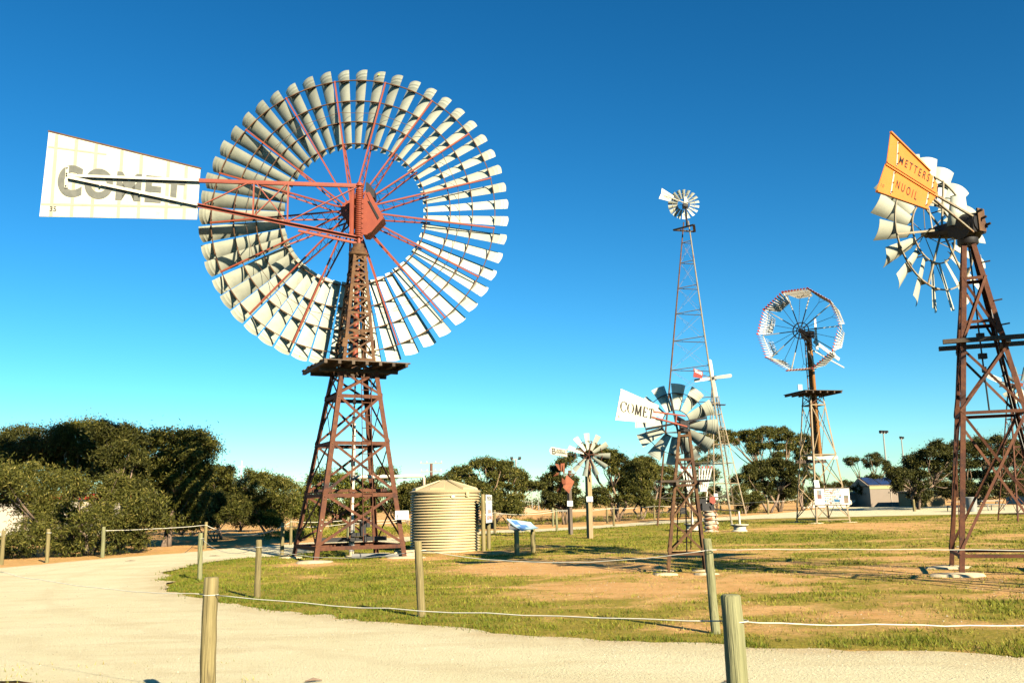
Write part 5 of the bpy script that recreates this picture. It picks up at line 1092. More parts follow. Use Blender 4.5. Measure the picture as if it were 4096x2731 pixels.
for side in (0, 1):
    vs = []
    for k in range(nn + 1):
        t = k / nn
        zz_ = .5 * (1 - math.cos(2 * PI * t * 4)) * .03 - .015
        zt_ = t
        l_, r_ = (1.80 + .10 * math.sin(PI * t), 1.04)
        for u in (l_, r_):
            z = (3.79 + (4.13 - 3.79) * t) if u == l_ else (3.68 + .32 * t)
            vs.append(up3(KO2, KD2, u, z - PZ, KN2 * (zz_ + .004 * side)))
    b.add(vs, [(2 * k, 2 * k + 1, 2 * k + 3, 2 * k + 2) for k in range(nn)])
vb = b.obj('tail_vane', M['white'], bk, smooth=True)
lettering('lettering', 'B', vb, [(1.77, 4.085 - PZ), (1.77, 3.82 - PZ), (1.61, 4.06 - PZ), (1.61, 3.80 - PZ)], KO2, KD2, KN2 * .022, M['dark'])
lettering('lettering', 'ANKS', vb, [(1.57, 4.045 - PZ), (1.57, 3.93 - PZ), (1.16, 3.985 - PZ), (1.16, 3.87 - PZ)], KO2, KD2, KN2 * .022, M['dark'], spread=1.15)
b = MB(); b.bar(up3(KO2, KD2, 1.6, 3.895 - PZ, KN2 * .02), up3(KO2, KD2, 1.1, 3.83 - PZ, KN2 * .02), .025, .012, KN2); b.obj('name_underline', M['dark'], vb)
b = MB(); b.bar(up3(KO2, KD2, -.1, 3.68 - PZ), up3(KO2, KD2, 1.2, 3.83 - PZ), .03, .03); b.obj('tail_boom', M['black'], bk)
b = MB(); b.poly([up3(KO2, KD2, 1.12, 3.99 - PZ), up3(KO2, KD2, .98, 4.07 - PZ), up3(KO2, KD2, .99, 4.0 - PZ), up3(KO2, KD2, 1.0, 3.95 - PZ)], KN2 * .03); b.obj('bent_flap', M['white'], vb)
b = MB(); b.box((.03, -.17, 1.70), (.28, .02, .23), .1); b.obj('notice_plate', M['signwhite'], bk)

RX, RY = 2.68, 44.79
RZ = terr(RX, RY)
rm = thing('windmill', 'broken windmill with bent rust coloured sheets on dark timber post', 'windmill', (RX, RY, RZ))
b = MB(); b.prof((0, 0, -.2), (-.01, 0, 2.35), [(-.085, -.08), (.085, -.08), (.085, .08), (-.085, .08)], V(.80, .6, 0), V(-.6, .8, 0)); b.obj('post', mat('dark_old_timber', (.07, .05, .035), (.16, .12, .08), 8, .9, bump=.5, stretch=(1, 1, .1)), rm)
b = MB(); b.tube([(-.02, -.05, 2.3), (-.02, -.1, 3.1)], .03, 6); b.tube([(-.3, -.1, 2.95), (.25, -.1, 2.92)], .02, 6); b.tube([(-.4, -.1, 2.4), (.35, -.12, 2.98)], .018, 6); b.tube([(-.28, -.1, 2.8), (-.30, -.1, 3.35)], .018, 6); b.lathe([(.09, 2.85), (.09, 2.95)], 10, (.02, -.1, 0)); b.obj('frame', M['rust'], rm)
def sheet(root, pts, m, name='bent_sail'):
    b = MB(); P = [V(p) for p in pts]; n_ = (P[1] - P[0]).cross(P[2] - P[0]).normalized(); b.poly(P, n_ * .012); return b.obj(name, m, root)
sheet(rm, [(-.13, -.2, 2.90), (.24, -.18, 2.55), (-.04, -.22, 1.98), (-.33, -.28, 2.28)], M['rustsheet'], 'tail_sheet')
sheet(rm, [(-.36, -.2, 2.75), (-.20, -.3, 2.60), (-.18, -.32, 2.42), (-.34, -.26, 2.44), (-.38, -.22, 2.55)], M['rustsheet'])
sheet(rm, [(-.36, -.1, 2.60), (-.35, -.05, 2.35), (-.45, .1, 2.0), (-.65, .15, 2.10)], M['rust'])
sheet(rm, [(-.68, -.1, 3.44), (-.52, -.12, 3.42), (-.42, -.1, 3.10), (-.50, -.1, 3.12)], M['rustsheet'])
sheet(rm, [(-.55, -.1, 3.40), (-.40, -.14, 3.38), (-.38, -.1, 3.02), (-.44, -.1, 3.18)], M['rust'])
sheet(rm, [(-.40, -.15, 3.44), (-.20, -.1, 3.46), (-.20, -.05, 3.10), (-.25, 0, 2.98), (-.38, -.05, 3.08)], M['rustsheet'])
sheet(rm, [(-.78, -.1, 2.82), (-.62, -.2, 2.98), (-.48, -.1, 3.00), (-.55, -.05, 2.88)], M['rustsheet'])
sheet(rm, [(-.05, 0, 3.08), (.10, .0, 3.12), (.12, .0, 2.98), (.0, 0, 2.96)], M['rust'])
b = MB(); b.box((.0, -.16, 1.50), (.27, .02, .26), .1); b.obj('notice_plate', M['signwhite'], rm)

# ================================================================ four bladed mill behind the tripod tower
QX, QY = 16.6, 72.5
QZ = terr(QX, QY)
rw = thing('windmill', 'four bladed white propeller windmill with red and white tail on thin laddered tower', 'windmill', (QX, QY, QZ))
qt = Tower(rw, 230, [(0, 2.6, 0, 0), (10.7, .18, -.35, 0)])
qt.legs([0, 10.7], .07, .012, M['silver'])
qt.girts([.9, 2.6, 4.2, 5.7, 7.0, 8.1, 9.0, 9.8], .05, .010, M['silver'])
qt.rods([.9, 2.6, 4.2, 5.7, 7.0, 8.1, 9.0, 9.8], .010, M['galvbar'])
ladder(rw, qt.c(.9, 0).lerp(qt.c(.9, 1), .5) + V(.1, -.05, 0), qt.c(9.6, 0).lerp(qt.c(9.6, 1), .5) + V(.1, -.05, 0), (.20, .03, 0), M['silver'], 22, .015, .04)
bar_obj('platform_plank', V(-.9, -.3, 8.85), V(.45, -.3, 8.80), .5, .06, M['black'], rw)
b = MB(); b.tube([(-.35, 0, 10.6), (-.36, 0, 10.95)], .10, 8); b.box((-.42, -.1, 11.0), (.5, .55, .36), .2); b.obj('gear_head', M['black'], rw)
b = MB(); b.tube([(0, -.15, 0), (0, .12, 0)], .10, 8)
wq = wheel_frame('wheel', rw, V(16.08 - QX, 71.7 - QY, 11.36 - QZ), 4, b, M['black'])
pm = MB()
pm.poly([(-.10, -.03, .12), (-.14, -.04, .5), (-.15, -.02, 1.42), (-.08, .0, 1.52), (.05, .05, 1.52), (.12, .08, 1.42), (.12, .10, .5), (.08, .06, .12)], (.01, -.03, 0)); pmm = pm.mesh('blade', M['slatwhite'])
for k in range(4): place('blade', pmm, wq, (0, 0, 0), (0, math.radians(-6 + 90 * k), 0))
HD, HN = V(-.906, -.423, 0), V(.423, -.906, 0)
HO = V(16.09 - QX, 72 - QY, 0)
vq = vane('tail_vane', rw, [(u, z - QZ) for u, z in ((1.80, 12.13), (1.78, 11.78), (1.87, 11.41), (1.02, 11.33), (.91, 11.64), (.95, 11.93))], HO, HD, HN, M['redsheet'], .03)
b = MB(); b.poly([up3(HO, HD, u, z - QZ, HN * .02) for u, z in ((1.70, 12.05), (1.68, 11.82), (1.0, 11.60), (1.02, 11.85))], HN * .004); b.obj('white_patch', M['signwhite'], vq)
b = MB(); b.bar(up3(HO, HD, -.2, 11.35 - QZ), up3(HO, HD, 1.0, 11.62 - QZ), .04, .05); b.obj('tail_boom', M['rust'], rw)
b = MB(); b.box((-.95, -1.3, 1.55), (.32, .05, .48), .2); b.obj('notice_plate', M['signwhite'], rw)
# loose white slat sections leaning behind the small mill (an unmounted slat wheel)
lx, ly = 11.6, 58.0
lz = terr(lx, ly)
sw = thing('slat_section', 'fan of narrow red tipped white slats standing behind small brown tower', 'slat fan', (lx, ly, lz))
for k in range(11):
    t = -1 + 2 * k / 10
    if abs(t) < .12: continue
    b = MB(); p, q = V(t * .55, 0, 1.95), V(t * 1.0, -.1, 3.55); r_ = p.lerp(q, .9); b.bar(p, r_, .085, .02, (0, 1, 0), 0); b.bar(r_ + (q - p).normalized() * .002, q, .085, .02, (0, 1, 0), 1); b.obj('slat', [M['slatwhite'], M['slatred']], sw)
for z, w_ in ((2.0, .58), (2.95, .84)):
    b = MB(); b.bar((-w_, .02, z), (w_, .02, z), .05, .05); b.obj('rail', M['slatwhite'], sw)
for s_ in (-1, 1):
    b = MB(); b.bar((s_ * .62, .0, 1.95), (s_ * .35, 0, .0), .07, .05); b.obj('support', M['slatwhite'], sw)

# ================================================================ far small mill, half hidden mill at the right edge
FX, FY = 11.86, 78
FZ = terr(FX, FY)
fm = thing('windmill', 'small distant grey windmill in front of trees beyond the gravel road', 'windmill', (FX, FY, FZ))
ft = Tower(fm, 225, [(0, 1.3, 0, 0), (3.2, .2, 0, 0)])
ft.legs([0, 3.2], .05, .010, M['galvbar']); ft.girts([.8, 1.6, 2.4], .04, .008, M['galvbar'])
bar_obj('platform_plank', V(-.55, 0, 2.46), V(.55, 0, 2.46), .5, .05, M['black'], fm)
b = MB(); ring(b, .45, 0, .02, .02, 32); ring(b, .25, 0, .02, .02, 24); b.tube([(0, -.12, 0), (0, .12, 0)], .06, 8)
wf = wheel_frame('wheel', fm, V(-.03, -.25, 4.08 - FZ), 10, b, M['galvbar'])
bm7 = blade_mesh('blade', .24, .72, .10, .21, math.radians(36), .10, [], M['galv'], nr=2, nc=4, gusset=False)
sails(wf, bm7, 18, 3)
FO = V(-.02, -.1, 0)
vf = vane('tail_vane', fm, [(1.40, 4.45 - FZ), (1.54, 3.89 - FZ), (.85, 3.89 - FZ), (.78, 4.23 - FZ)], FO, KD2, KN2, M['cream'], .02)
b = MB(); b.bar(up3(FO, KD2, 0, 4.0 - FZ), up3(FO, KD2, 1.45, 4.17 - FZ), .03, .03); b.obj('tail_boom', M['rust'], fm)
b = MB(); b.poly([V(-.1, -.35, 4.05 - FZ), V(.2, -.35, 4.05 - FZ), V(-.08, -.35, 4.38 - FZ)], (0, .2, 0)); b.obj('gear_hood', M['cream'], fm)
b = MB(); b.tube([(0, 0, 0), (0, 0, 4.0 - FZ)], .03, 6); b.obj('pump_rod', M['rust'], fm)

EX, EY = 27.0, 48.6
EZ = terr(EX, EY)
em = thing('windmill', 'windmill at right edge with few pale blades and red hub behind brown tower', 'windmill', (EX, EY, EZ))
et = Tower(em, 225, [(0, 2.0, 0, 0), (6.9, .25, .0, 0)])
et.legs([-.1, 6.9], .07, .010, M['rust']); et.girts([.4, 2.2, 3.9, 5.4], .05, .008, M['rust']); et.braces([.4, 2.2, 3.9, 5.4], .04, .008, M['rust'])
b = MB(); ring(b, .55, 0, .025, .02, 40); ring(b, .25, 0, .02, .02, 24); b.tube([(0, -.25, 0), (0, .2, 0)], .10, 8)
we = wheel_frame('wheel', em, V(.12, -.75, 7.43 - EZ), 18, b, M['red'])
ar = MB(); ar.bar((0, -.06, .05), (0, 0, .95), .035, .03, (0, 1, 0)); arm_ = ar.mesh('wheel_arm', M['red'])
for k in range(5): place('wheel_arm', arm_, we, (0, 0, 0), (0, math.radians(-80 + 72 * k), 0))
bm8 = blade_mesh('blade', .22, 1.0, .12, .28, math.radians(34), .10, [], M['galv'], nr=3, nc=5, gusset=False)
sails(we, bm8, 10, -14)
EO = V(.1, -.8, 0)
b = MB(); nn = 20; vs = []
for k in range(nn + 1):
    t = k / nn; w_ = .018 * math.cos(2 * PI * t * 3.5)
    vs += [up3(EO, KD2, 2.36 + .07 * math.sin(PI * t), 7.72 + .34 * t - EZ, KN2 * w_), up3(EO, KD2, 1.35, 7.38 + .36 * t - EZ, KN2 * w_)]
b.add(vs, [(2 * k, 2 * k + 1, 2 * k + 3, 2 * k + 2) for k in range(nn)]); o = b.obj('tail_vane', M['white'], em, smooth=True)
b = MB(); b.bar(up3(EO, KD2, 0, 7.4 - EZ), up3(EO, KD2, 1.4, 7.55 - EZ), .04, .04); b.obj('tail_boom', M['rust'], em)
bar_obj('head_post', V(0, 0, 6.8), V(.02, -.3, 7.45 - EZ), .12, .12, M['rust'], em)

# ================================================================ the mill outside the frame whose shadow lies on the lawn
def copy_tree(o, parent=None):
    c = o.copy(); COL.objects.link(c)
    if parent: c.parent = parent
    for ch in o.children: copy_tree(ch, c)
    return c
om = copy_tree(mt)
ox_, oy_ = 10.75, 14.2
om.location = (ox_, oy_, terr(ox_, oy_)); om.rotation_euler = (0, 0, math.radians(173)); om.scale = (.9, .9, .9)
tag(om, 'windmill just outside the right of the frame that throws wheel shadow on lawn', 'windmill')

# ================================================================ water tank with pipes
TX, TY, TR = -2.55, 33.35, 1.27
TZ = terr(TX, TY)
tk = thing('water_tank', 'cream corrugated round water tank with low conical roof', 'water tank', (TX, TY, TZ))
prof_ = []
NR = 22; H0 = 2.10
for k in range(NR * 8 + 1):
    z = -.05 + (H0 + .05) * k / (NR * 8)
    prof_.append((TR - .034 + .034 * math.cos(2 * PI * k / 8 + PI), z))
b = MB(); b.lathe(prof_, 96, cap=False); b.obj('tank_wall', M['tank'], tk, smooth=True)
b = MB(); b.lathe([(TR + .02, 2.07), (TR + .03, 2.12), (TR - .06, 2.155), (.14, 2.50), (.0, 2.505)], 96, cap=False); b.obj('tank_roof', M['tanklid'], tk, auto=25)
for k in range(6):
    g = math.radians(-100 + 60 * k); d_ = V(math.cos(g), math.sin(g), 0); e_ = V(-d_.y, d_.x, 0)
    b = MB(); vs = []
    for r_, z_, w_, h_ in ((TR - .10, 2.155, .30, .03), (TR - .12, 2.165, .28, .07), (.22, 2.50, .07, .03), (.14, 2.505, .05, .0)):
        vs += [d_ * r_ - e_ * w_ + V(0, 0, z_), d_ * r_ - e_ * (w_ * .85) + V(0, 0, z_ + h_), d_ * r_ + e_ * (w_ * .85) + V(0, 0, z_ + h_), d_ * r_ + e_ * w_ + V(0, 0, z_)]
    b.add(vs, [(4 * i + j, 4 * i + 4 + j, 4 * i + 5 + j, 4 * i + 1 + j) for i in range(3) for j in range(3)] + [(0, 1, 2, 3)]); b.obj('roof_rib', M['tanklid'], tk)
for k, (g, sx, sz, z) in enumerate(((-48, .13, .15, 2.00),)):
    g = math.radians(g); b = MB(); b.box((math.cos(g) * (TR + .03), math.sin(g) * (TR + .03), z), (.13, .02, .16), g + PI / 2); b.obj('lid_clip', M['tanklid'], tk)
g = math.radians(-73); b = MB(); b.tube([V(math.cos(g) * (TR - .01), math.sin(g) * (TR - .01), 1.93), V(math.cos(g) * (TR + .012), math.sin(g) * (TR + .012), 1.93)], .075, 20); b.obj('badge', M['tanklid'], tk)
b = MB(); b.tube([V(math.cos(g) * (TR + .012), math.sin(g) * (TR + .012), 1.93), V(math.cos(g) * (TR + .016), math.sin(g) * (TR + .016), 1.93)], .055, 20); b.obj('badge_face', M['cream'], tk)
b = MB(); b.lathe([(.20, 2.25), (.20, 2.30), (.17, 2.31)], 20, (-.78, .1, 0)); b.obj('inlet_strainer', M['black'], tk)
# delivery pipe and bore casing in the tower
px_, py_ = -5.52, 30.95
dp = thing('delivery_pipe', 'white pvc pipe running level from tower bore to the tank roof', 'pipe', (px_, py_, terr(px_, py_)))
L0 = V(px_, py_, 0)
b = MB(); b.tube([V(0, 0, 2.66), V(.9, .9, 2.68), V(2.05, 2.24, 2.72), V(2.14, 2.33, 2.71), V(2.19, 2.40, 2.66), V(2.19, 2.41, 2.28)], .06, 12); b.obj('pipe_run', M['pvc'], dp, smooth=True)
for t in (.18, .42, .75): 
    p = V(0, 0, 2.66).lerp(V(2.05, 2.24, 2.72), t); q = V(0, 0, 2.66).lerp(V(2.05, 2.24, 2.72), t + .04); b = MB(); b.tube([p, q], .074, 12); b.obj('pipe_joint', M['pvc'], dp, auto=40)
bc = thing('bore_casing', 'tall white pvc bore pipe with grey base standing inside rusty tower', 'pipe', (px_, py_, terr(px_, py_)))
b = MB(); b.tube([(0, 0, 1.2), (0.02, 0, 2.55), (.03, 0, 4.5)], .065, 12); b.obj('riser', M['pvc'], bc, auto=40)
b = MB(); b.tube([(-.0, 0, .2), (0, 0, 1.25)], .10, 12); b.obj('grey_sleeve', M['pvcgrey'], bc, auto=40)
b = MB(); b.tube([(-.0, 0, -.1), (0, 0, .35)], .085, 12); b.tube([(-.0, 0, .03), (0, 0, .06)], .2, 12); b.obj('base_pipe', M['concrete'], bc, auto=40)
b = MB(); b.tube([(0, 0, 2.52), (0, 0, 2.82)], .09, 12); b.obj('tee', M['pvcgrey'], bc, auto=40)
gp = thing('ground_pipe', 'grey pipe lying on grass between rusty tower legs', 'pipe', (-4.7, 30.4, terr(-4.7, 30.4)))
b = MB(); b.tube([(-.7, .0, .07), (.1, -.12, .08), (.9, -.3, .07)], .075, 10); b.obj('pipe_run', M['pvcgrey'], gp, auto=40)
b = MB(); b.box((1.05, -.1, .12), (.7, .3, .22), .2); b.obj('concrete_block', M['concrete'], gp)
# notice on the tower leg
nx_, ny_, nz_ = -3.68, 29.72, 1.38
nt_ = thing('notice', 'white notice with small drawing on the right leg of the huge rusty tower', 'sign', (nx_, ny_, terr(nx_, ny_)))
b = MB(); b.box((0, 0, 1.37), (.43, .02, .28), .12); b.obj('plate', M['signwhite'], nt_)
b = MB()
for k in range(5): b.box((.05, -.018, 1.45 - .035 * k), (.25 - .03 * (k % 3), .003, .008), .12)
b.obj('print_lines', M['photo2'], nt_)
b = MB(); b.poly([(-.16, -.03, 1.26), (-.10, -.024, 1.26), (-.12, -.026, 1.34), (-.14, -.028, 1.34)], (0, -.003, 0)); b.tube([(-.13, -.032, 1.34), (-.13, -.034, 1.38)], .02, 8); b.obj('windmill_drawing', M['photo6'], nt_)

# town sign on two posts beside the tank
gx_, gy_ = -1.12, 32.5
gz_ = terr(gx_, gy_)
sg = thing('town_sign', 'narrow white PENONG sign in red and black on two round posts beside tank', 'sign', (gx_, gy_, gz_))
sd_ = V(.11, .994, 0); sn_ = V(.994, -.11, 0)
def rpost(r, h, seed, z0=-.15, lean=(0, 0)):
    rr = random.Random(seed); b = MB(); n = 9; pts, rs = [], []
    for k in range(n):
        t = k / (n - 1)
        pts.append(V(lean[0] * t + rr.uniform(-.004, .004), lean[1] * t + rr.uniform(-.004, .004), z0 + (h - z0) * t)); rs.append(r * (1.04 - .07 * t + rr.uniform(-.025, .025)))
    rs[-1] *= .97
    pts.append(pts[-1] + V(0, 0, .008)); rs.append(rs[-1] * .86)
    b.tube(pts, rs, 16); return b
for k, t in enumerate((-.05, 2.4)):
    o = rpost(.075, 1.98, 60 + k).obj('sign_post', M['post'], sg, auto=50); o.location = (-sd_ * .0 + V(sd_.x * t * .55 - .02, sd_.y * t * .55, 0))
sgq = lambda u, z, o=0: V(sn_.x * (.09 + o) + sd_.x * u, sn_.y * (.09 + o) + sd_.y * u, z)
b = MB(); b.poly([sgq(-.06, .98), sgq(1.36, .98), sgq(1.36, 1.97), sgq(-.06, 1.97)], sn_ * .025); pan = b.obj('panel', M['signwhite'], sg)
SO_ = V(sn_.x * .117, sn_.y * .117, 0)
for s_, za, zb_, ua, ub, m_ in (('PENONG', 1.91, 1.76, -.45, .66, 'dark'), ('HOME OF', 1.70, 1.66, -.15, .32, 'signgrey'), ('PENONG WINDMILL MUSEUM', 1.585, 1.53, -.3, .5, 'signgrey'), ("AUSTRALIA'S", 1.44, 1.31, -.35, .58, 'signred'), ('BIGGEST WINDMILL', 1.22, 1.09, -.52, .70, 'signred')):
    if s_.startswith('PENONG W'): continue
    lettering('lettering', s_, pan, [(ua + .56, za), (ua + .56, zb_), (ub + .56, za), (ub + .56, zb_)], SO_, sd_, (0, 0, 0), M[m_], bold=.01)
# low sloping interpretive panel
lx_, ly_ = .22, 30.35
lz_ = terr(lx_, ly_)
lc = thing('interpretive_panel', 'blue sloping interpretive panel on two short round posts beside the tank', 'sign', (lx_, ly_, lz_))
for k, (x, y) in enumerate(((-.19, -.45), (.36, .75))):
    o = rpost(.082, .78, 70 + k).obj('panel_post', M['post'], lc, auto=50); o.location = (x, y, 0)
TLc, TRc, BLc, BRc = V(-.52, -.15, 1.16), V(.30, .55, 1.02), V(-.02, -.55, .78), V(.56, .35, .84)
b = MB(); nn = 8; vs = []
for i in range(nn + 1):
    for j in range(nn + 1):
        a, c = i / nn, j / nn
        p = (TLc * (1 - a) + TRc * a) * c + (BLc * (1 - a) + BRc * a) * (1 - c); p.z -= .16 * c * (1 - c) + .0 * a; vs.append(p)
w_ = nn + 1
fs_ = [(i * w_ + j, (i + 1) * w_ + j, (i + 1) * w_ + j + 1, i * w_ + j + 1) for i in range(nn) for j in range(nn)]
b.add(vs, fs_); b.add([p - V(0, 0, .02) for p in vs], [f[::-1] for f in fs_]); face = b.obj('face', M['bluepanel'], lc, smooth=True)
def on_face(a, c): 
    p = (TLc * (1 - a) + TRc * a) * c + (BLc * (1 - a) + BRc * a) * (1 - c); p.z += -.16 * c * (1 - c) + .006; return p
for a0, a1, ca, cb in ((.12, .38, .60, .92), (.30, .62, .30, .60), (.10, .38, .16, .44)):
    b = MB(); b.add([on_face(a0 + (a1 - a0) * i / 4, ca + (cb - ca) * j / 4) for i in range(5) for j in range(5)], [(i * 5 + j, (i + 1) * 5 + j, (i + 1) * 5 + j + 1, i * 5 + j + 1) for i in range(4) for j in range(4)]); b.obj('print', M['blueprint'], face)
b = MB(); b.poly([V(-.40, -.2, .98), V(-.42, -.25, .80), V(-.08, -.52, .76)], (.02, .02, 0)); b.bar((-.25, -.42, .80), (.45, .55, .82), .10, .05); b.obj('bracket', M['pvcgrey'], lc)

# ================================================================ drum pump and rim troughs
def trough(x, y, label, pipe=True):
    z = terr(x, y); t = thing('rim_trough', label, 'trough', (x, y, z), 'rim troughs under pump pipes')
    b = MB(); b.lathe([(.36, -.02), (.38, .03), (.29, .08), (.29, .22), (.42, .30), (.43, .34), (.39, .33), (.27, .24), (.26, .1), (.0, .1)], 28, cap=False); b.obj('bowl', M['cream'], t, auto=35)
    return t
trough(10.68, 43.8, 'pale wheel rim trough with upright white pipe standing in it')
trough(9.0, 46.8, 'pale wheel rim trough seen between legs of small brown tower')
st_ = thing('stand_pipe', 'white upright pipe feeding the pale trough by black spout', 'pipe', (10.7, 43.9, terr(10.7, 43.9)))
b = MB(); b.tube([(.02, 0, .1), (0, 0, .95)], .05, 10); b.obj('upright', M['pvc'], st_, auto=40)
b = MB(); b.tube([(.03, 0, .97), (-.6, .1, 1.0), (-1.1, .2, 1.08), (-1.2, .22, 1.3)], .03, 8); b.tube([(-1.08, .2, 1.06), (-1.06, .2, .35)], .02, 6); b.obj('spout', M['black'], st_, auto=40)
s2_ = thing('stand_pipe', 'short white pipe rising behind small brown tower from trough', 'pipe', (9.02, 46.9, terr(9.02, 46.9)))
b = MB(); b.tube([(0, 0, .1), (0, 0, 1.0)], .045, 10); b.obj('upright', M['pvc'], s2_, auto=40)
dx0, dy0 = 9.45, 44.4
dm = thing('drum', 'stacked rusty white steel drum carrying a hand geared pump', 'drum', (dx0, dy0, terr(dx0, dy0)))
M['drum'] = mat('rusted_white_drum', (.62, .52, .36), (.55, .42, .26), 3, .7, bump=.2, c3=(.30, .11, .04), s3=3.2, t3=.52)
b = MB(); pr_ = []
for k in range(5):
    z = .0 + k * .2; pr_ += [(.36, z), (.37, z + .03), (.30, z + .07), (.30, z + .13), (.37, z + .17)]
b.lathe(pr_ + [(.36, 1.0), (.05, 1.0)], 28, cap=False); b.obj('drum_body', M['drum'], dm, auto=35)
pu = thing('geared_pump', 'old black pump with flat red gear case on top of rusty drum', 'pump', (dx0, dy0, terr(dx0, dy0) + 1.0))
b = MB(); b.box((-.15, 0, .18), (.6, .3, .36), .2); b.box((-.35, .05, .42), (.3, .25, .3)); b.tube([(.0, 0, .1), (.1, -.05, .55)], .07, 8); b.tube([(-.6, 0, .5), (.3, 0, .42)], .05, 8); b.tube([(.3, -.1, .0), (.33, -.1, .4)], .03, 8); b.obj('pump_body', M['black'], pu)
b = MB(); b.poly([(-.06, -.2, .42), (.12, -.2, .30), (.22, -.2, .36), (.25, -.2, .60), (.12, -.2, .68), (-.04, -.2, .62)], (0, .08, 0)); b.obj('gear_case', M['glassred'], pu)
b = MB(); b.tube([(-.02, -.15, .66), (.0, -.15, .80)], .05, 8); b.tube([(.2, -.15, .3), (.28, -.2, .12), (.36, -.2, .08)], .02, 6); b.obj('crank', M['rust'], pu)
# iron engine and wheel beyond the road
ew_x, ew_y = 11.3, 73.0
ew = thing('iron_wheel', 'large spoked iron wheel standing under trees beyond the road', 'wheel', (ew_x, ew_y, terr(ew_x, ew_y)))
b = MB(); ring(b, .48, 0, .05, .07, 36); b.tube([(0, -.1, 0), (0, .1, 0)], .08, 8)
o = b.obj('rim', M['black'], ew); o.location = (0, 0, .5)
b = MB(); b.bar((0, 0, .05), (0, 0, .47), .03, .03, (0, 1, 0)); sm_ = b.mesh('spoke', M['black'])
for k in range(10): place('spoke', sm_, o, (0, 0, 0), (0, PI / 5 * k, 0))
en = thing('stationary_engine', 'dark rusty pump engine on a frame behind the rope fence beyond small mill', 'engine', (13.2, 72.0, terr(13.2, 72)))
b = MB(); b.box((0, 0, .55), (.5, .4, .5)); b.tube([(-.3, 0, .7), (-1.2, 0, .75)], .05, 8); b.tube([(.2, 0, .8), (.25, 0, 1.2)], .06, 8); b.obj('engine_body', M['black'], en)
for s_ in (-.2, .25):
    b = MB(); b.bar((s_, 0, .35), (s_ * 1.6, -.1, 0), .06, .06); b.obj('leg', M['black'], en)
bnch = thing('timber_bench', 'orange lit timber bench beside dark engine beyond the road', 'bench', (14.6, 73.5, terr(14.6, 73.5)))
b = MB(); b.box((0, 0, .48), (1.5, .35, .12)); b.obj('seat', M['timber'], bnch)
for s_ in (-.55, .55):
    b = MB(); b.box((s_, 0, .21), (.25, .3, .42)); b.obj('leg', M['timber'], bnch)
# ================================================================ rope fences
def sag(p, q, s, n=14, wig=0.0, seed=0):
    r = random.Random(seed); P = []
    for k in range(n + 1):
        t = k / n; v = V(p).lerp(V(q), t); v.z -= s * 4 * t * (1 - t); v.z += wig * r.uniform(-1, 1) * (0 < k < n); P.append(v)
    return P
def fence(label, posts, spans, r=.061, h=1.12, rope=.0075, seed=0, group='rope fences along the gravel road'):
    x0_, y0_ = posts[0][0], posts[0][1]; z0_ = terr(x0_, y0_)
    f = thing('rope_fence', label, 'fence', (x0_, y0_, z0_), group)
    rr = random.Random(seed); tops = []
    for i, p in enumerate(posts):
        x, y = p[0], p[1]; hh = p[2] if len(p) > 2 and p[2] else h * rr.uniform(.97, 1.03)
        ln = p[3] if len(p) > 3 else (rr.uniform(-.015, .015), rr.uniform(-.015, .015))
        o = rpost(r * rr.uniform(.95, 1.05), hh, seed * 31 + i, lean=ln).obj('post', M['postgreen' if (i + seed) % 3 == 0 else 'post'], f, auto=50)
        z = terr(x, y)
        o.location = (x - x0_, y - y0_, z - z0_); o.rotation_euler = (0, 0, rr.uniform(0, 6))
        tops.append(V(x - x0_, y - y0_, z - z0_ + hh - .13))
        loop = MB(); loop.tube([V(0, 0, hh - .13) + V(math.cos(a) * (r * 1.05), math.sin(a) * (r * 1.05), 0) for a in [2 * PI * k / 12 for k in range(12)]], rope * .8, 5, closed=True)
        lo = loop.obj('rope_loop', M['rope'], o)
    for i, (a, b_, s) in enumerate(spans):
        p = tops[a] if not isinstance(a, tuple) else V(a[0] - x0_, a[1] - y0_, a[2] - z0_)
        q = tops[b_] if not isinstance(b_, tuple) else V(b_[0] - x0_, b_[1] - y0_, b_[2] - z0_)
        b = MB(); b.tube(sag(p, q, s, 16, .006, seed + i), rope, 6); b.obj('rope', M['rope'], f, smooth=True)
    return f
fence('nearest rope fence of two thick posts standing at the front edge of gravel', [(-2.47, 7.5, 1.097, (.0, 0)), (1.17, 5.0, 1.13, (-.03, 0))], [((-5.4, 9.6, 1.06), 0, .05), (0, 1, .035), (1, (3.1, 4.9, .97), .02)], .0585, rope=.0038, seed=2)
fence('rope fence of four posts along the lawn edge in front of huge mill', [(-7.84, 22.95, 1.13, (.03, 0)), (-4.97, 17.81, 1.08, (.0, 0)), (-1.44, 14.16, 1.11, (-.07, .0)), (2.50, 11.80, 1.15, (-.10, .0)), (7.6, 10.0)], [((-8.8, 24.5, .55), 0, .0), (0, 1, .22), (1, 2, .16), (2, 3, .17), (3, 4, -.02)], .060, rope=.0052, seed=3)
fence('rope fence running left of gravel road before the big bushy tree', [(-17.57, 31.51, 1.14), (-16.28, 32.04, 1.15, (.06, 0)), (-15.56, 34.71, 1.12, (.04, 0)), (-13.26, 39.29, 1.13), (-10.1, 41.34, 1.15), (-7.95, 43.6, 1.12), (-4.6, 46.5, 1.12), (-2.9, 52.0, 1.1), (2.41, 59.0, 1.15), (6.16, 61.5, 1.12), (10.29, 67.9, 1.12), (18.05, 80.5, 1.15), (21.01, 76.2, 1.2), (25.82, 83.9, 1.25)], [(2, 3, .04), (3, 4, .5), (4, 5, .06), (5, 6, .1), (6, 7, .08), (7, 8, .12), (8, 9, .05), (9, 10, .06), (10, 11, .12), (11, 12, .1), (12, 13, .1)], .068, rope=.013, seed=4)
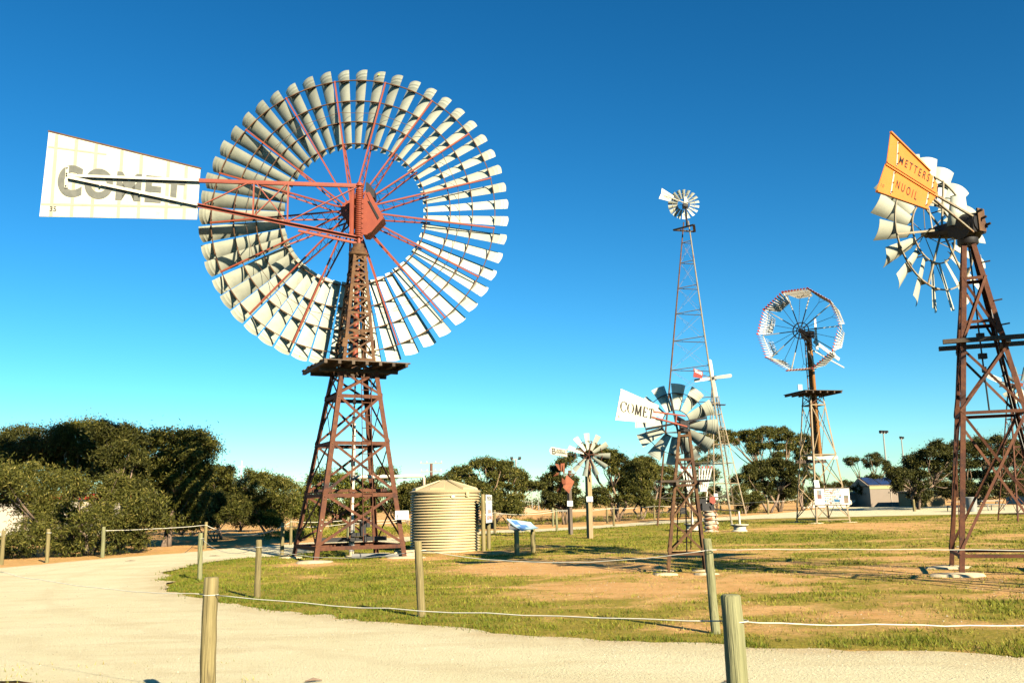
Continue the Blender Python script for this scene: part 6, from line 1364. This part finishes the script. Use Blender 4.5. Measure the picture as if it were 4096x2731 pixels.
fence('rope fence on the lawn side of far gravel road behind the tank', [(-8.49, 33.46, 1.14), (-6.9, 38.0, 1.1), (-4.75, 42.0, 1.1), (-1.07, 47.38, 1.24), (2.24, 49.79, 1.2), (6.01, 56.12, 1.2)], [(0, 1, .08), (1, 2, .1), (2, 3, .1), (3, 4, .14), (4, 5, .08)], .068, rope=.012, seed=5)

# ================================================================ trees
def leaf_mesh(name, cl, n, L, Wd, seed, m, sq=.72, droop=.5, K=16):
    r = np.random.default_rng(seed)
    c = np.array(cl).reshape(-1, 4)
    w = c[:, 3] ** 2
    sub, sr = [], []
    for (x, y, z, R) in c:
        d = r.normal(size=(K, 3)); d[:, 2] = d[:, 2] * .8 + .22; d /= np.linalg.norm(d, axis=1)[:, None]
        p = d * (R * r.uniform(.55, 1.02, (K, 1))); p[:, 2] *= sq
        sub.append(p + [x, y, z]); sr += [R] * K
    sub = np.concatenate(sub); sr = np.array(sr)
    pr = sr ** 2; pr = pr * r.uniform(.4, 1.4, len(pr)); pr /= pr.sum()
    k = r.choice(len(sub), n, p=pr)
    off = r.normal(size=(n, 3)) * (sr[k, None] * np.array([.24, .24, .16])) * np.where(r.random((n, 1)) < .14, 2.0, 1.0)
    p = sub[k] + off
    a = r.normal(size=(n, 3)); a[:, 2] -= droop; a /= np.linalg.norm(a, axis=1)[:, None]
    q = r.normal(size=(n, 3)); s = np.cross(a, q); s /= np.linalg.norm(s, axis=1)[:, None]
    Ls = L * r.uniform(.6, 1.25, (n, 1)); Ws = Wd * r.uniform(.7, 1.2, (n, 1))
    co = np.stack([p, p + a * Ls * .45 + s * Ws * .5, p + a * Ls, p + a * Ls * .45 - s * Ws * .5], 1).reshape(-1, 3)
    me = bpy.data.meshes.new(name)
    np_mesh(me, co, np.arange(4 * n).reshape(n, 4))
    t = np.clip(.18 + .42 * r.random(n) ** 1.4 + .35 * (r.random(n) > .82) + (r.random(len(sub))[k] - .5) * .35, 0, 1)
    at3 = me.attributes.new('tint', 'FLOAT', 'POINT'); at3.data.foreach_set('value', np.repeat(t, 4).astype(np.float32))
    me.materials.append(m)
    return me
TI = {  # key: name, label, leaves, leaf length, leaf width, material, bark, stems, stem radius
 'E': ('bushy_tree', 'low bushy mallee with foliage to the ground behind left fence posts', 62000, .17, .040, 'leaf', 'bark', 4, .07),
 'A': ('mallee_tree', 'dark spreading mallee at far left edge above the white building', 40000, .17, .045, 'leafdark', 'bark', 3, .10),
 'B': ('mallee_tree', 'broad topped mallee rising behind the low bushy tree', 44000, .17, .045, 'leaf', 'bark', 3, .10),
 'C': ('mallee_tree', 'tall dark mallee in the middle of the left tree clump', 34000, .17, .045, 'leafdark', 'bark', 3, .09),
 'D': ('mallee_tree', 'wide mallee with overhanging crown at right end of left clump', 62000, .18, .048, 'leaf', 'bark', 4, .10),
 'F': ('mallee_tree', 'short rounded mallee just right of the left clump', 20000, .18, .05, 'leaf', 'bark', 2, .06),
 'H': ('shrub', 'loose twiggy shrub before trees left of the huge mill', 16000, .17, .045, 'leaf', 'barkpale', 4, .035),
 'X1': ('bushy_tree', 'dark dense bush behind loose twiggy shrub left of the huge mill', 22000, .19, .055, 'leafdark', 'bark', 3, .07),
 'X2': ('bushy_tree', 'dark low bush behind rounded mallee left of the huge tower', 15000, .19, .055, 'leafdark', 'bark', 3, .06),
 'Gt': ('mallee_tree', 'brownish mallee left of and behind huge mill tower', 20000, .19, .055, 'leaf', 'barkpale', 3, .07),
 'G2': ('shrub', 'small bright green shrub at foot of trees left of huge tower', 5000, .16, .05, 'leafgreen', 'bark', 3, .02),
 'I': ('bushy_tree', 'dense rounded green tree seen through the huge tower legs', 26000, .19, .055, 'leafgreen', 'bark', 3, .08),
 'J': ('mallee_tree', 'mallee with small lone top tuft between huge tower and tank', 14000, .19, .055, 'leaf', 'barkpale', 2, .07),
 'K': ('mallee_tree', 'large umbrella crowned mallee with open branches behind the tank', 34000, .18, .055, 'leaf', 'barkpale', 4, .11),
 'K2': ('mallee_tree', 'small mallee peeping out left of the tank roof', 8000, .18, .055, 'leaf', 'bark', 2, .05),
 'K3': ('shrub', 'dark rounded shrub under the umbrella tree by interpretive panel', 12000, .16, .05, 'leaf', 'bark', 3, .04),
 'L': ('mallee_tree', 'dark mallee behind the broken rust mill', 22000, .19, .06, 'leafdark', 'barkpale', 3, .09),
 'M': ('mallee_tree', 'tall mallee with pale bare branches behind BANKS mill', 28000, .19, .06, 'leaf', 'barkpale', 4, .10),
 'N': ('mallee_tree', 'rounded mallee behind the small distant windmill', 18000, .2, .06, 'leaf', 'bark', 3, .08),
 'O': ('mallee_tree', 'greyish mallee behind the small COMET mill', 22000, .2, .065, 'leaf', 'bark', 3, .09),
 'P': ('mallee_tree', 'mallee behind the thin laddered tower', 15000, .2, .065, 'leaf', 'barkpale', 3, .08),
 'Q': ('mallee_tree', 'tall umbrella mallee with pale bare limbs left of slatted mill', 34000, .19, .065, 'leaf', 'barkpale', 3, .12),
 'Q2': ('mallee_tree', 'mallee crown directly behind slatted mill tower', 14000, .2, .065, 'leaf', 'bark', 3, .09),
 'R': ('bushy_tree', 'dense dark tree under umbrella crown left of slatted mill', 40000, .2, .07, 'leafdark', 'bark', 3, .10),
 'S': ('shrub', 'olive shrub beside fence right of the thin laddered tower', 12000, .19, .06, 'leaf', 'bark', 4, .04),
 'S2': ('shrub', 'shrub at left foot of slatted mill tower', 8000, .2, .065, 'leaf', 'bark', 3, .04),
 'Tu': ('mallee_tree', 'leaning slender mallee with small umbrella tufts before the solar shed', 9000, .2, .07, 'leafdark', 'barkpale', 3, .13),
 'U': ('bushy_tree', 'dark tree behind leaning slender mallee', 9000, .2, .07, 'leafdark', 'bark', 3, .09),
 'U2': ('mallee_tree', 'low distant tree right of slatted mill', 7000, .22, .075, 'leafdark', 'bark', 3, .08),
 'U3': ('shrub', 'small shrub against solar shed wall by pale post', 4000, .19, .065, 'leaf', 'bark', 3, .03),
 'V': ('bushy_tree', 'big dark tree with foliage to the ground beside far right road', 52000, .2, .07, 'leafdark', 'bark', 4, .12),
 'W': ('mallee_tree', 'big dark tree over picnic tables behind METTERS tower', 60000, .2, .07, 'leafdark', 'barkpale', 5, .14),
}
for ti, (key, (bpos, cl)) in enumerate(TREES.items()):
    nm, lab, nl, LL, LW, lm, bk_, ns, sr_ = TI[key]
    t = thing(nm, lab, 'shrub' if nm == 'shrub' else 'tree', bpos, 'trees and shrubs round the mill park')
    c = np.array(cl).reshape(-1, 4)
    r = np.random.default_rng(100 + ti)
    # limbs: stems fork from the root towards groups of leaf clumps
    cen = c[r.choice(len(c), min(ns, len(c)), replace=False)][:, :3].copy()
    for _ in range(6):
        lab_ = np.argmin(((c[:, None, :3] - cen[None]) ** 2).sum(-1), 1)
        for j in range(len(cen)):
            if (lab_ == j).any(): cen[j] = c[lab_ == j][:, :3].mean(0)
    b = MB(); H_ = c[:, 2].max()
    for j in range(len(cen)):
        g = c[lab_ == j]
        if not len(g): continue
        ctr = cen[j]; fork = V(ctr[0] * .62, ctr[1] * .62, max(.25 * H_, ctr[2] * .55))
        st0 = V(r.uniform(-.12, .12), r.uniform(-.12, .12), -.15)
        mid = st0.lerp(fork, .5) + V(r.uniform(-.1, .1) * H_ * .9, r.uniform(-.1, .1) * H_ * .9, .05 * H_)
        b.tube([st0, st0.lerp(mid, .5) + V(r.uniform(-.06, .06), r.uniform(-.06, .06), 0), mid, fork], [sr_ * 1.25, sr_ * 1.05, sr_ * .9, sr_ * .72], 7)
        for (x, y, z, R) in g:
            e = V(x, y, z); m1 = fork.lerp(e, .45) + V(r.uniform(-.07, .07) * H_, r.uniform(-.07, .07) * H_, -.10 * R + r.uniform(-.04, .06) * H_)
            b.tube([fork - V(0, 0, .05), m1, e + V(0, 0, -.1 * R)], [sr_ * .5, sr_ * .34, sr_ * .14], 5)
            for _ in range(3):
                d = V(*(r.normal(size=3))); d.z = abs(d.z) * .5
                b.tube([m1.lerp(e, .6), e + d.normalized() * R * .7], [sr_ * .16, sr_ * .05], 4)
    b.obj('trunk', M[bk_], t, smooth=True)
    lme = leaf_mesh('crown', cl, nl, LL, LW, 300 + ti, M[lm], sq=.9 if nm != 'mallee_tree' else .72, K=18 if nl > 9000 else 12)
    place('crown', lme, t)

# ================================================================ buildings and far street furniture
def building(name, label, cat, loc): return thing(name, label, cat, loc)
rx0, ry0 = -38.0, 62.0
rb = building('building', 'white building with red roof edge glimpsed through left trees', 'building', (rx0, ry0, terr(rx0, ry0)))
b = MB(); b.box((2.5, 3, 1.2), (14, 6, 2.5)); b.obj('wall', M['wall'], rb)
b = MB(); b.box((2.5, 3, 2.62), (14.6, 6.6, .36)); b.obj('roof', M['redroof'], rb)
for x in (-2.0, 1.2, 5.5):
    b = MB(); b.box((x, -.02, 1.35), (1.3, .06, 1.1)); wn = b.obj('window', M['wall2'], rb)
    b = MB(); b.box((x, -.055, 1.35), (1.1, .02, .9)); b.obj('pane', M['solar'], wn)
hx_, hy_ = 39.6, 97.0
hz_ = terr(hx_, hy_)
hb = building('shed', 'tan sheet metal shed with solar panels on its roof at right', 'building', (hx_, hy_, hz_))
b = MB(); b.box((1.1, 2.5, 1.05), (6.0, 5.0, 2.2)); b.obj('wall', M['wall2'], hb)
b = MB(); b.box((1.1, -.02, 2.02), (6.05, .06, .32)); b.obj('gutter_band', mat('olive_fascia', (.36, .33, .12), (.40, .36, .14), 2, .6), hb)
b = MB(); b.poly([V(-2.1, -.1, 2.2), V(-2.1, 2.6, 3.1), V(-2.1, 5.2, 2.2)], (6.4, 0, 0)); rf_ = b.obj('roof', M['wall2'], hb)
for i in range(3):
    for j in range(2):
        b = MB(); x0 = -1.9 + 1.25 * i; y0, y1 = (.1 + j * 1.22), (1.25 + j * 1.22); zf_ = lambda y: 2.25 + (y + .1) / 3.0
        b.poly([V(x0, y0, zf_(y0)), V(x0 + 1.15, y0, zf_(y0)), V(x0 + 1.15, y1, zf_(y1)), V(x0, y1, zf_(y1))], (0, -.01, .04)); b.obj('solar_panel', M['solar'], rf_)
b = MB(); b.box((.3, -.04, .95), (.05, .03, 1.9)); b.obj('wall_seam', M['wall'], hb)
wl = building('ramp_wall', 'pale low wall with sloping end behind wide photo board', 'wall', (34.6, 99, terr(34.6, 99)))
b = MB(); b.poly([V(-3.5, 0, 0), V(1.3, 0, 0), V(2.2, 0, .62), V(2.2, 0, .75), V(-3.5, 0, .75)], (0, .4, 0)); b.obj('wall', M['cream'], wl)
fx_, fy_ = 36.6, 101.0
fb_ = building('outbuilding', 'small grey outbuilding left of solar shed behind trees', 'building', (fx_, fy_, terr(fx_, fy_)))
b = MB(); b.box((0, 1, .75), (3.4, 2, 1.5)); b.obj('wall', M['wall2'], fb_)
b = MB(); b.box((0, 1, 1.55), (3.7, 2.3, .12)); b.obj('roof', M['wall'], fb_)
# pale shed seen under the right hand trees
ps = building('shed', 'pale ribbed shed seen under big dark tree at right edge', 'building', (52.5, 93.0, terr(52.5, 93)))
b = MB(); b.box((2, 2, 1.1), (5, 4, 2.2)); b.obj('wall', M['wall'], ps)
for k in range(16):
    b = MB(); b.box((-.4 + .3 * k, -.02, 1.1), (.06, .05, 2.15)); b.obj('rib', M['wall'], ps)
b = MB(); b.box((2, 2, 2.27), (5.4, 4.5, .14)); b.obj('roof', M['wall2'], ps)
p2s = building('building', 'tan building glimpsed low between big dark right trees', 'building', (41.5, 92.0, terr(41.5, 92)))
b = MB(); b.box((0, 1.5, .7), (3.4, 3, 1.5)); b.obj('wall', M['timber'], p2s)
b = MB(); b.box((0, 1.5, 1.5), (3.8, 3.4, .12)); b.obj('roof', M['wall2'], p2s)
# light poles
def lamp_pole(x, y, h, label, n, tilt=0):
    t = thing('light_pole', label, 'light pole', (x, y, terr(x, y)), 'floodlight poles beyond the trees')
    b = MB(); b.tube([(0, 0, -.2), (0, 0, h * .5), (0, 0, h)], [.15, .12, .08], 8); b.obj('pole', M['steelpole'], t, auto=40)
    b = MB(); b.box((0, 0, h + .05), (1.3, .12, .12), tilt); b.obj('crossarm', M['steelpole'], t)
    for k in range(n):
        b = MB(); u = -.5 + k / max(1, n - 1); b.box((u * math.cos(tilt), u * math.sin(tilt) - .15, h + .22), (.32, .30, .26), tilt); b.obj('floodlight', M['black'], t)
lamp_pole(45.0, 110, 8.5, 'tall floodlight pole above the solar shed at right', 3, .5)
lamp_pole(55.7, 130, 8.9, 'second floodlight pole right of the tall one over shed', 2, .9)
lamp_pole(.18, 110, 6.4, 'short floodlight pole above umbrella tree behind the tank', 2, .2)
pp = thing('power_pole', 'brown timber power pole with two crossarms left of tank tree', 'power pole', (-8.7, 95, terr(-8.7, 95)))
ph_ = 6.15 - terr(-8.7, 95)
b = MB(); b.tube([(0, 0, -.2), (0, 0, ph_)], [.19, .15], 10); b.obj('pole', mat('brown_pole', (.12, .05, .03), (.18, .08, .05), 4, .85), pp, auto=40)
for z, w_ in ((ph_ - .05, 1.15), (ph_ - .9, 1.1)):
    b = MB(); b.bar((-w_, -.12, z), (w_, -.12, z), .10, .10); ca_ = b.obj('crossarm', M['steelpole'], pp)
    for u in (-w_ + .08, -w_ * .4, w_ * .4, w_ - .08):
        b = MB(); b.tube([(u, -.12, z + .05), (u, -.12, z + .22)], .05, 8); b.obj('insulator', M['pvc'], ca_)
pl_ = thing('power_pole', 'distant small pole with crossarm above trees beyond the huge tower', 'power pole', (-30.0, 150, terr(-30, 150)))
b = MB(); b.tube([(0, 0, -.2), (0, 0, 6.2)], [.15, .12], 8); b.obj('pole', M['steelpole'], pl_)
b = MB(); b.bar((-1.2, 0, 5.9), (1.2, 0, 5.9), .12, .12); b.obj('crossarm', M['steelpole'], pl_)
ms = thing('radio_mast', 'thin pale mast with cross top above trees left of huge tower', 'mast', (-39.1, 130, terr(-39, 130)))
b = MB(); b.tube([(0, 0, -.2), (0, 0, 8.0)], [.18, .06], 6); b.obj('pole', M['cream'], ms)
b = MB(); b.bar((-.45, 0, 7.1), (.45, 0, 7.1), .12, .12); b.obj('crossarm', M['cream'], ms)
# picnic tables, bin
def table(x, y, rz, label):
    t = thing('picnic_table', label, 'picnic table', (x, y, terr(x, y)), 'picnic tables under the right tree'); t.rotation_euler = (0, 0, rz)
    for k in range(3):
        b = MB(); b.box((0, -.26 + .26 * k, .74), (1.8, .23, .05)); b.obj('plank', M['steelpole'], t)
    for s_ in (-.68, .68):
        b = MB(); b.box((0, s_, .45), (1.8, .26, .05)); b.obj('seat', M['steelpole'], t)
        b = MB(); b.tube([(s_, -.75, .0), (s_, -.72, .42), (s_, -.2, .45), (s_, -.1, .70), (s_, .1, .70), (s_, .2, .45), (s_, .72, .42), (s_, .75, 0)], .04, 7); b.obj('frame', M['steelpole'], t, smooth=True)
table(34.3, 70.5, .1, 'left steel picnic table in shade under big dark tree')
table(37.0, 71.5, .15, 'right steel picnic table in shade under big dark tree')
bn_ = thing('rubbish_bin', 'pale grey bin half hidden behind the METTERS tower leg', 'bin', (34.1, 68.5, terr(34.1, 68.5)))
b = MB(); b.lathe([(.36, 0), (.41, .95), (.42, 1.0)], 16); b.obj('body', M['steelpole'], bn_, auto=40)
b = MB(); b.lathe([(.44, 1.0), (.44, 1.05), (.36, 1.10)], 16); b.obj('lid', M['steelpole'], bn_, auto=40)
pw = thing('bollard', 'lone pale round post before shed right of leaning tree', 'bollard', (40.3, 96.0 - 6, terr(40, 90)))
rpost(.14, 1.6, 77).obj('post', M['post'], pw, auto=50)
pw2 = thing('bollard', 'short dark post at left edge of the big dark right tree', 'bollard', (32.2, 74.0, terr(32.2, 74)))
rpost(.10, .95, 78).obj('post', M['post'], pw2, auto=50)
# distant oval: earth mound, grandstand, goal posts
mo = MB(); nn = 20
mo.lathe([(2.6, -.2), (1.9, .12), (1.1, .45), (.4, .68), (.0, .72)], 24, cap=False)
o = mo.obj('earth_mound', mat('orange_earth', (.46, .27, .14), (.54, .34, .19), 3, .95, bump=.4)); o.location = (.95, 120, terr(.95, 120)); tag(o, 'orange earth mound far off between umbrella tree and broken mill', 'mound')
gs = thing('grandstand', 'far pale grandstand with skillion roof above the orange mound', 'building', (1.0, 150, terr(1, 150)))
b = MB(); b.box((-.3, 1, .55), (2.0, 2, 1.1)); b.obj('wall', M['bluepanel'], gs)
b = MB(); b.box((.6, .5, .75), (.6, 1, .8)); b.obj('door', M['black'], gs)
b = MB(); b.poly([V(-1.4, -1.2, 1.45), V(1.6, -1.2, 1.28), V(1.6, -1.2, 1.38), V(-1.4, -1.2, 1.6)], (0, 3, 0)); b.obj('roof', M['wall2'], gs)
for k, (x, h_) in enumerate(((2.6, 4.2), (3.6, 5.0), (4.6, 4.8), (5.7, 3.9))):
    g_ = thing('goal_post', ('first', 'second', 'third', 'last')[k] + ' from left of the far white goal posts beyond trees', 'goal post', (x, 140, terr(x, 140)), 'goal posts on the far oval')
    b = MB(); b.tube([(0, 0, -.1), (0, 0, h_)], .06, 8); b.obj('pole', M['steelpole'], g_)
# ridge of distant scrub closing the view beyond the oval
r = np.random.default_rng(9); cl = []
for k in range(230):
    x = -150 + 330 * k / 229 + r.uniform(-1, 1); y = 168 + r.uniform(-8, 14); cl += [x, y, terr(x, y) + r.uniform(.2, 1.6), r.uniform(1.2, 2.2)]
sme = leaf_mesh('scrub', cl, 60000, .55, .22, 77, M['leafdark'], sq=.8, K=14)
o = place('scrub', sme); tag(o, kind='stuff')
# dry weeds along the fence foot beyond the road
cl = []
for k in range(150):
    t = r.random(); x = -13 + 36 * t + r.uniform(-.6, .6); y = 43.5 + 36 * t + 4.5 + r.uniform(-1.2, 2.2); cl += [x, y, terr(x, y) + .12, r.uniform(.25, .5)]
for k in range(60):
    x = r.uniform(-13, -6); y = r.uniform(46, 52); cl += [x, y, terr(x, y) + .15, r.uniform(.3, .55)]
wme = leaf_mesh('dry_weeds', cl, 26000, .22, .02, 78, M['grass'], sq=.6, droop=-1.2, K=10)
o = place('dry_weeds', wme); tag(o, kind='stuff')

# ================================================================ grass, gravel, litter
r = np.random.default_rng(11)
def scatter(n, x0, x1, y0, y1):
    y = y0 + (y1 - y0) * r.random(n) ** 1.35; x = x0 + (x1 - x0) * r.random(n); return x, y
NB = 900000
y = 6 + 54 * r.random(NB) ** 1.7
x = (r.random(NB) * 2 - 1) * (.66 * y + 1.2)
jx, jy = x + r.normal(0, .10, NB), y + r.normal(0, .12, NB)
il = inside_np(jx, jy, LAWNPOLY) & ~inside_np(jx, jy, ROADPOLY)
tuft = fbm(x * 2.3, y * 2.3, 91, 3)
cv = cover(x, y, il)
verge = (~il) & (y < 10.4) & (x < -2.4) & (y > 6)
cv = np.where(verge, .75 * np.clip((10.3 - y - .35 * (x + 4.5)) * .55, 0, .9) * fbm(x * 1.8, y * 1.8, 17, 3) * 1.4, cv)
pk = np.clip((cv - .22) * 1.6, 0, 1) ** 1.2 * np.clip((tuft - .34) * 4.0, .06, 1) + .03
keep = (il | verge) & (r.random(NB) < pk * .75)
x, y, cv, tuft = x[keep], y[keep], cv[keep], tuft[keep]
n = len(x)
print('grass blades', n)
dist = np.hypot(x, y)
hgt = (.018 + .045 * r.random(n) ** 1.5) * (.75 + .9 * np.clip(tuft - .4, 0, .4) * 2) * (.8 + .5 * cv)
wid = .006 + .0011 * np.clip(dist - 6, 0, 40)
ang = r.random(n) * 2 * PI; lean = r.normal(0, .45, (n, 2)) * hgt[:, None] + hgt[:, None] * np.array([-.10, .05])
z0 = terr_np(x, y) + 0.05 * (fbm(x / 1.3, y / 1.3, 71, 3) - .5) - .008
dxy = np.stack([np.cos(ang), np.sin(ang)], -1) * wid[:, None] * .5
P0 = np.stack([x - dxy[:, 0], y - dxy[:, 1], z0], -1); P1 = np.stack([x + dxy[:, 0], y + dxy[:, 1], z0], -1)
PM = np.stack([x + lean[:, 0], y + lean[:, 1], z0 + hgt], -1)
gme = bpy.data.meshes.new('grass')
np_mesh(gme, np.stack([P0, P1, PM], 1).reshape(-1, 3), np.arange(3 * n).reshape(n, 3))
tn = np.clip(.95 - cv * .95 + r.normal(0, .20, n) + .25 * (fbm(x / 1.8, y / 1.8, 61, 3) - .5), 0, 1)
a4 = gme.attributes.new('tint', 'FLOAT', 'POINT'); a4.data.foreach_set('value', np.repeat(tn, 3).astype(np.float32))
gme.materials.append(M['grass'])
o = place('grass', gme); tag(o, kind='stuff')
# loose stones
ns_ = 26000
y = 7.5 + 24 * r.random(ns_) ** 1.6; x = (r.random(ns_) * 2 - 1) * (.64 * y + .5)
inr = inside_np(x, y, ROADPOLY); cvs = cover(x, y, inside_np(x, y, LAWNPOLY))
k_ = inr | ((cvs < .35) & (r.random(ns_) < .7)); x, y = x[k_], y[k_]; inr = inr[k_]; n = len(x)
s = (.003 + .010 * r.random(n) ** 4) * (1 + .02 * y)
base = np.array([(1, 0, 0), (-.5, .87, 0), (-.5, -.87, 0), (0, 0, .8)])
jit = r.uniform(.6, 1.3, (n, 4, 3)); rot = r.random(n) * 6.28
bx_ = base[None] * jit * s[:, None, None]
rx_ = np.stack([bx_[..., 0] * np.cos(rot)[:, None] - bx_[..., 1] * np.sin(rot)[:, None], bx_[..., 0] * np.sin(rot)[:, None] + bx_[..., 1] * np.cos(rot)[:, None], bx_[..., 2]], -1)
rx_ += np.stack([x, y, terr_np(x, y) + .006], -1)[:, None]
idx4 = np.arange(4 * n).reshape(n, 4)
sme2 = bpy.data.meshes.new('gravel')
np_mesh(sme2, rx_.reshape(-1, 3), np.concatenate([idx4[:, [0, 1, 3]], idx4[:, [1, 2, 3]], idx4[:, [2, 0, 3]]]))
sme2.materials.append(mat('loose_limestone', (.36, .27, .16), (.66, .58, .42), 3, .9))
o = place('gravel', sme2); tag(o, kind='stuff')
# bark litter and a fallen leaf
for k, (x, y, a, l_) in enumerate(((-1.95, 9.0, .3, .16), (1.95, 8.6, .1, .17), (-13.2, 31.6, .7, .35), (-10.9, 33.4, -.4, .5))):
    b = MB(); b.tube([(-l_ / 2, 0, .02), (0, .02, .03), (l_ / 2, 0, .02)], [.006, .016, .005], 6)
    o = b.obj('bark_piece', M['bark'], None, smooth=True); o.location = (x, y, terr(x, y) + .006); o.rotation_euler = (0, 0, a)
    tag(o, ('curled dark bark piece on gravel right of nearest left post', 'thin reddish bark strip lying on gravel near right front post', 'dark stick on soil beside left fence post', 'dark stick lying at the left road edge')[k], 'bark')
